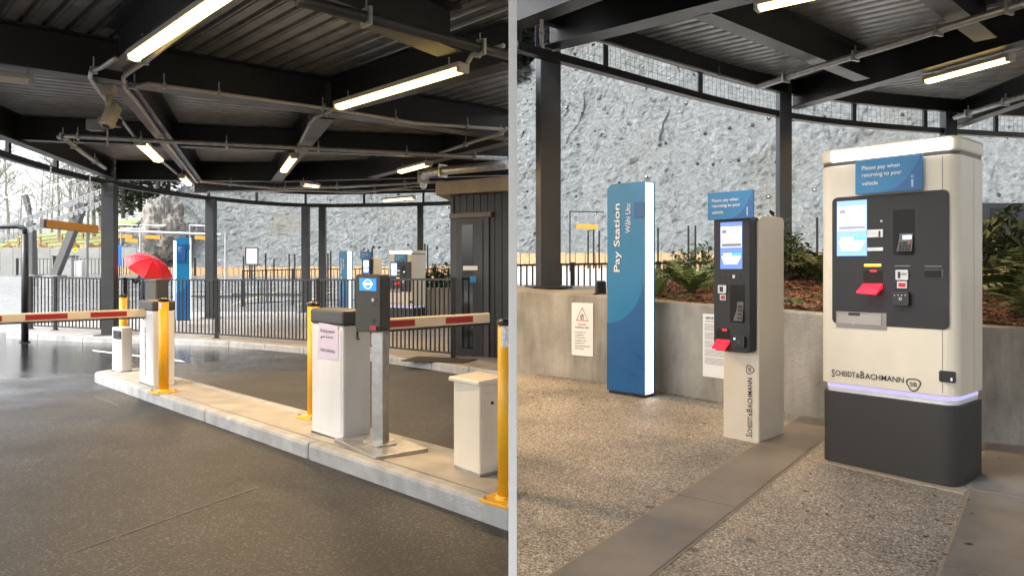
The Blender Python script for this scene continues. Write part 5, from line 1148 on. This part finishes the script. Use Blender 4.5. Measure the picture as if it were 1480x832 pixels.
# ================================================================== person under a red umbrella
py = 19.3; px_ = (211 - U0) / F * py; pz = zp(py)
def skin_body(name, joints, edges, m, parent, levels=2):
    me = bpy.data.meshes.new(name); me.from_pydata([j[:3] for j in joints], edges, []); o = bpy.data.objects.new(name, me); C.objects.link(o); o.parent = parent
    o.modifiers.new('skin', 'SKIN'); s = o.modifiers.new('sub', 'SUBSURF'); s.levels = levels; s.render_levels = levels; me.materials.append(m)
    if not me.skin_vertices: bpy.context.view_layer.objects.active = o
    sv = me.skin_vertices[0].data if me.skin_vertices else None
    if sv:
        for k, j in enumerate(joints): sv[k].radius = (j[3], j[4] if len(j) > 4 else j[3])
        sv[0].use_root = True
    return o
pt = thing('person', 'person in dark jacket with pale blue bag standing under the red umbrella', 'person', (px_, py, pz), R(160))
J = [(0, 0, .95, .15, .11), (0, 0, 1.15, .14, .10), (0, 0, 1.38, .17, .10), (0, 0, 1.47, .06), (0, .02, 1.54, .075), (0, .02, 1.64, .095), (0, .02, 1.72, .06),
     (.19, 0, 1.40, .055), (.27, .06, 1.18, .045), (.20, .22, 1.22, .035), (.16, .27, 1.30, .04), (-.19, 0, 1.40, .055), (-.25, .02, 1.14, .045), (-.23, .12, .93, .033), (-.23, .16, .86, .036),
     (.09, 0, .88, .09), (.10, .02, .48, .065), (.10, -.02, .10, .045), (.10, .12, .04, .04), (-.09, 0, .88, .09), (-.11, .08, .48, .065), (-.12, .02, .10, .045), (-.12, .16, .04, .04)]
E = [(0, 1), (1, 2), (2, 3), (3, 4), (4, 5), (5, 6), (2, 7), (7, 8), (8, 9), (9, 10), (2, 11), (11, 12), (12, 13), (13, 14), (0, 15), (15, 16), (16, 17), (17, 18), (0, 19), (19, 20), (20, 21), (21, 22)]
bm_ok = skin_body('body', J, E, mat('dark_navy_cloth', (.018, .024, .05), .8, 0, .2, 12), pt)
hr = MB().lathe([(.02, -.07), (.09, -.05), (.108, .02), (.10, .08), (.06, .13), (.01, .14)], 16, (0, .01, 1.66)); hr.build('hair', mat('dark_hair', (.02, .014, .01), .6), pt, smooth=True)
bg_ = MB().prism(rrect(-.13, .13, -.07, .07, .04), 1.05, 1.36); bg_.build('backpack', mat('pale_blue_cloth', (.22, .34, .52), .8, 0, .2, 20), pt, bevel=.03).location = (0, -.16, 0)
um = thing('umbrella', 'open red umbrella tilted toward the camera above the person', 'umbrella', at(214.5, 387, 19.0))
axis = Vector((.52, -.22, .80)).normalized(); um.rotation_mode = 'QUATERNION'; um.rotation_quaternion = axis.to_track_quat('Z', 'Y')
red_c = mat('umbrella_red', (.72, .012, .025), .5, 0, .05, 5); nr = 8; R0 = .62; cp = MB(); ns = 7
for g in range(nr):
    k = len(cp.v)
    for i in range(ns + 1):
        f = i / ns; r_ = R0 * math.sin(f * 1.25) / math.sin(1.25); z = .30 * math.cos(f * 1.5) - .02
        for j in range(5):
            a = 2 * math.pi * (g + j / 4) / nr; sag = 1 - .10 * f * f * math.sin(math.pi * j / 4); cp.v.append((r_ * sag * math.cos(a), r_ * sag * math.sin(a), z - .02 * f * math.sin(math.pi * j / 4)))
    for i in range(ns):
        for j in range(4): a = k + i * 5 + j; cp.f.append((a, a + 5, a + 6, a + 1))
cp.build('canopy', red_c, um)
for g in range(nr):
    a = 2 * math.pi * g / nr; MB().tube([((R0 - .004) * math.sin(f * 1.25) / math.sin(1.25) * math.cos(a), (R0 - .004) * math.sin(f * 1.25) / math.sin(1.25) * math.sin(a), .30 * math.cos(f * 1.5) - .012) for f in lin(0, 1, 6)], .004, 5).build('rib', mat('rib_dark', (.25, .01, .015), .4), um)
MB().tube([(0, 0, .36), (0, 0, .1), (0, 0, -.45)], .008, 8).build('shaft', galvp, um); MB().tube([(0, 0, -.45), (0, 0, -.52), (.03, 0, -.56), (.06, 0, -.53)], .014, 8).build('handle', black_pl, um)
# ================================================================== hanging clearance bar and gate frame
def chain(q, a, b_, n):
    a = Vector(a); b_ = Vector(b_)
    for i in range(n):
        p = a.lerp(b_, i / n); r = a.lerp(b_, (i + .75) / n); q.bar(p, r, .03 if i % 2 else .012, .012 if i % 2 else .03, up=(0, 1, .01))
cy_ = 13.4; ca, cb = at(62, 323, cy_), at(140, 331.5, cy_ + .9)
t = thing('clearance_bar', 'ochre clearance bar hanging on chains outside the canopy edge', 'clearance bar', ca)
world(MB().bar(ca, cb, .12, .155).build('bar', mat('ochre_paint', (.34, .17, .03), .5, 0, .1), t, bevel=.008)); world(MB().bar(ca - (cb - ca).normalized() * .02, ca + (cb - ca).normalized() * .03, .125, .16).build('end_cap', steel_f, t))
for (u, v, uu, vv, y) in ((67, 318, 74, 240, cy_ + .05), (133, 324, 130, 250, cy_ + .85)):
    q = MB(); chain(q, at(u, v, y), at(uu, vv, y), 26); world(q.build('chain', galvp, t))
ft = at(36, 470, 17.2); ft.z = SL * 17.2
t = thing('height_frame', 'slender black pipe frame standing at the left edge before the fence', 'frame', ft); z1 = at(36, 338, 17.2).z; z2 = at(36, 329, 17.2).z
world(MB().tube([(ft.x, ft.y, ft.z - .02), (ft.x, ft.y, z1)], .075, 14).build('post', fence_m, t, smooth=True)); world(MB().tube([(ft.x, ft.y, z1 - .02), (ft.x, ft.y, z2 - .05), (ft.x - .05, ft.y, z2), (ft.x - .18, ft.y, z2 + .03), (ft.x - 1.6, ft.y - .4, z2 - .02)], .055, 12).build('arm', fence_m, t, smooth=True))
world(MB().lathe([(.12, 0), (.12, .02)], 14, (ft.x, ft.y, ft.z)).build('base_plate', fence_m, t))
# ================================================================== far background
rw = thing('retaining_wall', 'low timber sleeper wall along the foot of the rock slope', 'wall', (-8, 48, .9)); bmesh_ = {}
bo = MB().box(-.26, .26, -.04, .04, 0, 1).build('timber_board', timber); bme = bo.data; bpy.data.objects.remove(bo)
nb2 = int(tot * .80 / .55)
for i in range(nb2):
    s = .06 + .84 * i / nb2; p, k = foot(s); t_ = Vector((RF[k + 1][0] - RF[k][0], RF[k + 1][1] - RF[k][1], 0)).normalized(); n_ = Vector((t_.y, -t_.x, 0)); p = p + n_ * 1.2
    o = bpy.data.objects.new('timber_board', bme); C.objects.link(o); o.parent = rw
    g = lerp_tab(ZF, p.y) if p.x < 0 else lerp_tab(ZU, p.y) - .02
    ttop = 1.4 + (V0 - lerp_tab([(-30, 386), (-2, 384), (0, 365), (60, 362)], p.x)) / F * p.y
    o.location = p - Vector(rw.location); o.location.z = g - .05 - rw.location.z + random.uniform(-.0, .05); o.rotation_euler = (0, 0, math.atan2(t_.y, t_.x)); o.scale = (1, 1, max(.3, ttop - g))
def zg(x, y): return lerp_tab(ZF, y) if x < 0 else lerp_tab(ZU, y) - .02
# thin fence posts standing in pairs behind the sleeper wall
for k, (u, v0, v1, y) in enumerate(((352, 370, 395, 44), (361, 368, 395, 44), (368, 368, 395, 43), (384, 366, 395, 43), (396, 374, 395, 42), (418, 367, 392, 42), (426, 367, 392, 42), (474, 366, 390, 40), (478, 362, 390, 40), (532, 360, 385, 39), (538, 358, 385, 39), (614, 352, 385, 37), (618, 354, 385, 37),
                                  (850, 333, 372, 37), (858, 331, 372, 37), (866, 333, 372, 37), (944, 331, 365, 35), (951, 329, 365, 35), (995, 326, 362, 34), (1005, 326, 362, 34), (1181, 314, 350, 30))):
    p = at(u, v1, y); t = MB().box(-.04, .04, -.03, .03, 0, at(u, v0, y).z - zg(p.x, y)).build('marker_post', fence_m); t.location = (p.x, y, zg(p.x, y)); tag(t, 'thin dark marker post, %s from the left before the rock behind the %s' % ((NTH[k], 'fence and barriers') if k < 13 else (NTH[k - 13], 'planter')), 'post', 'marker posts along the rock slope')
# frames and rails by the rock
t = thing('notice_frame', 'dark empty notice frame standing before the rock slope', 'frame', at(364, 383, 42)); f = MB()
for a, b_ in (((-.35, 0, 0), (-.35, 0, 1)), ((.35, 0, 0), (.35, 0, 1)), ((-.35, 0, 1), (.35, 0, 1)), ((-.35, 0, .05), (.35, 0, .05))): f.bar(a, b_, .05, .05, up=(0, 1, .01))
f.build('border', fence_m, t); MB().box(-.3, .3, -.01, .01, .08, .96).build('sheet', paper, t); MB().box(-.03, .03, -.03, .03, -.9, .04).build('leg', fence_m, t)
t = thing('barrier_rail', 'pale horizontal pole gate beyond the umbrella before the rock', 'gate', at(200, 395, 40)); g = MB(); g.tube([at(150, 333, 40), at(320, 339, 40)], .07, 8); world(g.build('rail', galvp, t)); 
for u in (203, 326): world(MB().tube([(at(u, 0, 40).x, 40, zg(-5, 40)), at(u, 336, 40)], .06, 8).build('leg', galvp, t))
for k, (u0, u1, v, y) in enumerate(((210, 232, 342, 43), (182, 200, 347, 43), (168, 192, 341, 44), (282, 302, 343, 42), (833, 864, 327, 34))):
    a, b_ = at(u0, v, y), at(u1, v + 1.2, y); t = thing('clearance_bar', ('ochre bar above the umbrella before the rock', 'short ochre bar left of the umbrella', 'distant ochre bar beside the corner column', 'ochre bar behind the second column', 'ochre bar hanging before the rock beside the tall blue sign')[k], 'clearance bar', a, 0, 'distant ochre clearance bars')
    world(MB().bar(a, b_, .12, .22).build('bar', mat('ochre_bright', (.50, .27, .03), .5), t)); 
    for f in (.1, .9): p = a.lerp(b_, f); world(MB().tube([p, p + Vector((0, 0, .7))], .012, 5).build('chain', galvp, t))
    world(MB().tube([a + Vector((-.3, 0, .7)), b_ + Vector((.3, 0, .7))], .03, 6).build('crossbar', galvp if k < 4 else fence_m, t)); world(MB().tube([(a.x - .3, y, zg(a.x, y)), (a.x - .3, y, a.z + .7)], .035, 6).build('leg', galvp if k < 4 else fence_m, t))
# wheel stops on the bright paving
for k, (u, v, y) in enumerate(((278, 437, 30), (325, 431, 30), (364, 431, 31), (420, 430, 31))):
    p = at(u, v, y); t = MB().add([(-.85, -.08, 0), (.85, -.08, 0), (.85, .08, 0), (-.85, .08, 0), (-.8, -.05, .1), (.8, -.05, .1), (.8, .05, .1), (-.8, .05, .1)], [(0, 3, 2, 1), (4, 5, 6, 7), (0, 1, 5, 4), (1, 2, 6, 5), (2, 3, 7, 6), (3, 0, 4, 7)]).build('wheel_stop', black_pl)
    t.location = (p.x, y, zg(p.x, y) - .005); tag(t, 'black wheel stop beyond the fence, %s from the left on the bright paving' % NTH[k], 'wheel stop', 'wheel stops on the far paving')
fc = bpy.data.objects['forecourt']
for (x0, x1, y) in ((-13, -12.9, 30), (-10.5, -10.4, 30), (-8, -7.9, 30), (-5.5, -5.4, 30)):
    MB().add([(x0, 27, zg(-5, 27) + .006), (x1, 27, zg(-5, 27) + .006), (x1 - .2, 33, zg(-5, 33) + .03), (x0 - .2, 33, zg(-5, 33) + .03)], [(0, 1, 2, 3)]).build('painted_line', mat('yellow_line', (.5, .4, .1), .6), fc)
# ropeway pylons with the sheave train
def pylon(label, a, b_, w0, w1):
    a = Vector(a); b_ = Vector(b_); t = thing('ropeway_pylon', label, 'pylon', a, 0, 'ropeway pylons'); q = MB()
    d = (b_ - a).normalized(); x = Vector((1, 0, 0)); y = Vector((0, 1, 0))
    q.add([a + x * sx * w0 / 2 + y * sy * w0 / 2 for sx, sy in ((-1, -1), (1, -1), (1, 1), (-1, 1))] + [b_ + x * sx * w1 / 2 + y * sy * w1 / 2 for sx, sy in ((-1, -1), (1, -1), (1, 1), (-1, 1))], [(3, 2, 1, 0), (4, 5, 6, 7), (0, 1, 5, 4), (1, 2, 6, 5), (2, 3, 7, 6), (3, 0, 4, 7)])
    world(q.build('mast', mat('pylon_grey', (.13, .13, .125), .6, 0, .1), t, bevel=.03)); world(MB().box(a.x - w0, a.x + w0, a.y - w0, a.y + w0, a.z - .05, a.z + .12).build('footing', kerb_m, t)); return t
g45 = zg(-30, 50)
p1 = pylon('upright dark grey ropeway pylon at the left', (at(45, 400, 50).x, 50, g45), at(45, 322, 50), .58, .46)
world(MB().bar(at(45, 322, 50), at(41, 302, 50), .22, .22, up=(0, 1, 0)).build('neck', MT['pylon_grey'], p1)); world(MB().bar(at(42, 304, 50), at(36, 282, 50), .28, .28, up=(0, 1, 0)).build('head_arm', MT['pylon_grey'], p1))
for a, b_ in ((at(40, 300, 50), at(66, 300, 50)), (at(52, 300, 50), at(52, 290, 50)), (at(38, 285, 50), at(22, 316, 50)), (at(42, 285, 50), at(68, 302, 50))): world(MB().tube([a, b_], .03, 5).build('brace', galvp, p1))
pylon('leaning dark grey ropeway pylon behind the ochre bar', (at(79, 402, 47).x, 47, zg(-20, 47)), at(121, 294, 47), .5, .48)
sheave_m = mat('sheave_grey', (.26, .265, .27), .45, .4)
st = thing('sheave_train', 'pale grey ropeway sheave train sloping up across the pylons', 'ropeway', at(-20, 336, 49)); a, b_ = at(-25, 338, 49), at(162, 268, 46)
whm = MB().lathe([(.05, -.06), (.30, -.06), (.26, 0), (.30, .06), (.05, .06)], 12); wo_ = whm.build('sheave', sheave_m); wme = wo_.data; bpy.data.objects.remove(wo_)
world(MB().bar(a, b_, .07, .07).build('upper_beam', sheave_m, st)); world(MB().bar(a + Vector((0, 0, -.75)), b_ + Vector((0, 0, -.75)), .07, .07).build('lower_beam', sheave_m, st))
N_ = 26
for i in range(N_):
    for dz in (-.28, -1.0):
        p = a.lerp(b_, (i + .5) / N_) + Vector((0, -.2, dz + .02 * (i % 2))); o = bpy.data.objects.new('sheave', wme); C.objects.link(o); o.parent = st; o.location = p - Vector(st.location); o.rotation_euler = (R(90), 0, 0); o.scale = (.5, .5, .5)
    p = a.lerp(b_, (i + .5) / N_); world(MB().bar(p + Vector((0, 0, .1)), p + Vector((0, 0, -1.0)), .03, .03, up=(0, 1, 0)).build('hanger', sheave_m, st))
world(MB().tube([a + Vector((0, .5, .9)), b_ + Vector((0, .5, 1.2))], .02, 5).build('walkway_rail', sheave_m, st))
for i in range(14): p = a.lerp(b_, (i + .5) / 14) + Vector((0, .5, 0)); world(MB().tube([p, p + Vector((0, 0, .9 + .3 * i / 14))], .02, 5).build('stanchion', sheave_m, st))
for i in range(13): p, q_ = a.lerp(b_, (i + .5) / 14), a.lerp(b_, (i + 1.5) / 14); world(MB().tube([p + Vector((0, .5, 0)), q_ + Vector((0, .5, .9))], .015, 5).build('brace', sheave_m, st))
rp = thing('haul_rope', 'thin grey haul rope rising behind the pylon heads', 'rope', at(-5, 288, 52)); world(MB().tube([at(-20, 290, 52), at(40, 280, 52), at(110, 258, 52), at(170, 235, 52)], .025, 5).build('strand', galvp, rp))
# cabinets, sign, grey walls and shrubs on the far left
t = thing('utility_cabinet', 'pale grey utility cabinet with dark side by the far fence', 'cabinet', (at(92, 0, 52).x, 52, .85)); MB().box(-.3, .8, -.4, .4, 0, at(92, 371, 52).z - .85).build('body', mat('cabinet_grey', (.42, .42, .41), .6), t, bevel=.02); MB().box(-.52, -.31, -.41, .4, 0, at(92, 370, 52).z - .85).build('dark_side', steel, t); MB().box(-.6, .85, -.45, .45, at(92, 371, 52).z - .85, at(92, 370, 52).z - .83).build('lid', steel_f, t)
t = thing('utility_cabinet', 'small white utility cabinet beside the yellow diamond sign', 'cabinet', (at(116, 0, 51).x, 51, .85)); MB().box(-.28, .28, -.25, .25, 0, at(116, 377, 51).z - .85).build('body', white_p, t, bevel=.02); MB().box(-.24, .24, -.262, -.251, .1, at(116, 379, 51).z - .85).build('door', white_p, t, bevel=.01)
t = thing('road_sign', 'yellow diamond warning sign on a thin post', 'sign', (at(109.5, 0, 50.5).x, 50.5, .85)); zc_ = at(109.5, 361, 50.5).z - .85; MB().tube([(0, 0, 0), (0, 0, zc_)], .03, 6).build('post', galvp, t)
MB().plate([(0, zc_ - .24), (.2, zc_), (0, zc_ + .24), (-.2, zc_)], -.05, -.03).build('panel', mat('sign_yellow', (.75, .70, .02), .5, 0, .02), t); MB().plate([(-.07, zc_ - .06), (.07, zc_ - .06), (.07, zc_ + .06), (-.07, zc_ + .06)], -.052, -.0502).build('symbol', mat('sign_olive', (.25, .25, .02), .5), t)
t = thing('light_pole', 'pale slim pole standing right of the leaning pylon', 'pole', (at(126, 0, 48).x, 48, .85)); MB().tube([(0, 0, 0), (0, 0, at(126, 334, 48).z - .85)], .09, 8).build('shaft', sheave_m, t); MB().box(-.1, .6, -.08, .08, at(126, 334, 48).z - .85, at(126, 332, 48).z - .85).build('head', sheave_m, t)
t = thing('retaining_wall', 'grey sloping concrete wall below the grassy hillside', 'wall', (-40, 65.5, .7)); world(MB().add([(-70, 65.5, .6), (-34, 65.5, .6), (-34, 65.5, 1.9), (-52, 65.5, 3.4), (-70, 65.5, 3.4), (-70, 66.2, .6), (-34, 66.2, .6), (-34, 66.2, 1.9), (-52, 66.2, 3.4), (-70, 66.2, 3.4)], [(0, 1, 2, 3, 4), (9, 8, 7, 6, 5), (1, 6, 7, 2), (2, 7, 8, 3), (3, 8, 9, 4), (0, 4, 9, 5)]).build('wall_body', mat('panel_grey', (.22, .22, .215), .7, 0, .1, .5), t))
t = thing('retaining_wall', 'pale grey crib wall behind the diamond sign and cabinets', 'wall', (-36, 64.8, .7)); ztw = at(100, 358, 64.8).z
for i in range(12): world(MB().box(-45.6 + i * 1.1, -45.6 + i * 1.1 + 1.08, 64.8, 65.4, .6, ztw + .04 * math.sin(i)).build('panel', mat('panel_pale', (.30, .30, .285), .7, 0, .12, .8), t, bevel=.02))
q = MB(); rnd = random.Random(9)
def tussock(q, c, r, n):
    for _ in range(n):
        a = rnd.uniform(0, 6.3); l = r * rnd.uniform(.6, 1.2); d = Vector((math.cos(a), math.sin(a), 0)); s = Vector((-d.y, d.x, 0)) * .05; k = rnd.uniform(.2, .9); q.add([c - s, c + s, c + d * l * k * .6 + Vector((0, 0, l)), c + d * l * k * 1.2 + Vector((0, 0, l * .75))], [(0, 1, 2, 3)])
for i in range(60):
    x = rnd.uniform(-46, -34); y = rnd.uniform(66.2, 72); tussock(q, Vector((x, y, hz(x, y) - .05 + (1.2 if y < 68 else .3))), rnd.uniform(.8, 1.4), 42)
tag(q.build('tussock_grass', straw_m), 'straw coloured tussock grass covering the far bank', 'grass', kind='stuff')
# timber rail fences on the hill
for (label, x0, x1, y0, y1, n) in (('brown post and rail fence low on the grassy hillside', -62, -33, 76, 79, 15), ('brown post and rail fence higher on the grassy hillside', -70, -34, 84, 92, 17)):
    t = thing('rail_fence', label, 'fence', (x0, y0, hz(x0, y0))); last = None
    for i in range(n):
        f = i / (n - 1); x, y = x0 + (x1 - x0) * f, y0 + (y1 - y0) * f; z = hz(x, y); world(MB().box(x - .1, x + .1, y - .1, y + .1, z - .1, z + 1.1).build('post', timber, t)); p = Vector((x, y, z))
        if last:
            for dz in (.55, 1.0): world(MB().bar(last + Vector((0, 0, dz)), p + Vector((0, 0, dz)), .06, .14).build('rail', timber, t))
        last = p
# trees
misted_bark = mat('misted_bark', (.30, .29, .28), .85, 0, .2, 3)  # paleness of the hill mist is put into the bark colour
def bare_tree(label, x, y, h, seed, z=None):
    rnd = random.Random(seed); z = hz(x, y) if z is None else z; t = thing('bare_tree', label, 'tree', (x, y, z - .1), 0, 'bare trees on the hillside'); tr = MB(); br = MB()
    lean = rnd.uniform(-.06, .06); pts = [Vector((lean * h * (i / 8) + rnd.uniform(-.1, .1) * (i > 0), rnd.uniform(-.1, .1) * (i > 0), h * i / 8)) for i in range(9)]; tr.tube(pts, [.02 * h * (1 - .11 * i) for i in range(9)], 6); tr.build('trunk', misted_bark, t)
    def grow(p, d, l, r, lev):
        e = p + d * l; m_ = p.lerp(e, .5) + Vector((rnd.uniform(-.06, .06), rnd.uniform(-.06, .06), .03)) * l; br.tube([p, m_, e], [r, r * .75, r * .45], 4)
        if lev > 0:
            for _ in range(4): k = rnd.uniform(.35, 1); nd = (d + Vector((rnd.uniform(-.9, .9), rnd.uniform(-.9, .9), rnd.uniform(-.1, .8)))).normalized(); grow(p.lerp(e, k), nd, l * rnd.uniform(.4, .65), r * .5, lev - 1)
    for i in range(13):
        k = rnd.uniform(.28, 1); j = min(7, int(k * 8)); p = pts[j].lerp(pts[j + 1], k * 8 - j); a = rnd.uniform(0, 6.3); d = Vector((math.cos(a), math.sin(a), rnd.uniform(.35, 1.0))).normalized(); grow(p, d, h * .26 * (1.25 - k * .7), .006 * h, 2)
    br.build('crown', misted_bark, t)
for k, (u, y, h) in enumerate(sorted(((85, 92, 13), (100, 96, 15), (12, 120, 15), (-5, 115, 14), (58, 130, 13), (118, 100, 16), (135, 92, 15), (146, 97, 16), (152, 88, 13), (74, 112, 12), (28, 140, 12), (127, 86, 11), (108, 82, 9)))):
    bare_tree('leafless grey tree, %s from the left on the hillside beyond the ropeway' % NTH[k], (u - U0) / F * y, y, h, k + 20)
def conifer(label, x, y, z, h, seed):
    rnd = random.Random(seed); t = thing('conifer_tree', label, 'tree', (x, y, z), 0, 'dark conifers above the rock slope'); MB().tube([(0, 0, -.5), (0, 0, h * .95)], [.018 * h, .004 * h], 6).build('trunk', bare_m, t); q = MB()
    for i in range(1100):
        f = rnd.uniform(.06, 1) ; r_ = (1 - f) * h * .20 * rnd.uniform(.25, 1.05) + .1; a = rnd.uniform(0, 6.3); c = Vector((r_ * math.cos(a), r_ * math.sin(a), f * h - r_ * .25)); d = Vector((math.cos(a), math.sin(a), rnd.uniform(-.5, .2))); s = Vector((-d.y, d.x, rnd.uniform(-.3, .3))) * .22; l = rnd.uniform(.35, .9); q.add([c - s, c + s, c + d * l + s * .3, c + d * l - s * .3], [(0, 1, 2, 3)])
    q.build('crown', conifer_m, t)
for k, (u, y, v, h) in enumerate(sorted(((165, 82, 300, 13), (178, 80, 296, 12), (190, 84, 292, 14), (203, 86, 288, 13), (216, 86, 282, 12), (228, 88, 280, 12), (156, 90, 306, 15), (244, 88, 276, 12)))):
    p = at(u, v, y); conifer('dark conifer, %s from the left above the rocky outcrop by the corner column' % NTH[k], p.x, y, p.z - 1, h, k + 60)
for k, (u, y, v, h) in enumerate(((742, 58, 92, 9), (752, 59, 90, 11), (764, 58, 92, 10), (776, 60, 90, 11), (788, 59, 84, 9))):
    p = at(u, v, y); conifer('dark conifer, %s from the left on the rock top by the tall column' % NTH[k], p.x, y, p.z - 2, h, k + 80)
t = thing('storage_container', 'dark grey service unit beyond the shrubs at the right edge', 'container', (at(1400, 0, 15).x, 15, .7)); MB().box(0, 2.6, 0, 1.2, 0, at(1440, 293, 15).z - .7).build('body', mat('unit_grey', (.06, .065, .075), .5), t, bevel=.02); MB().box(.45, 1.0, -.012, -.001, 1.55, 1.95).build('vent', black_pl, t); MB().box(1.2, 1.6, -.01, -.001, .9, 2.0).build('panel', mat('unit_grey', (0, 0, 0)), t, bevel=.004)
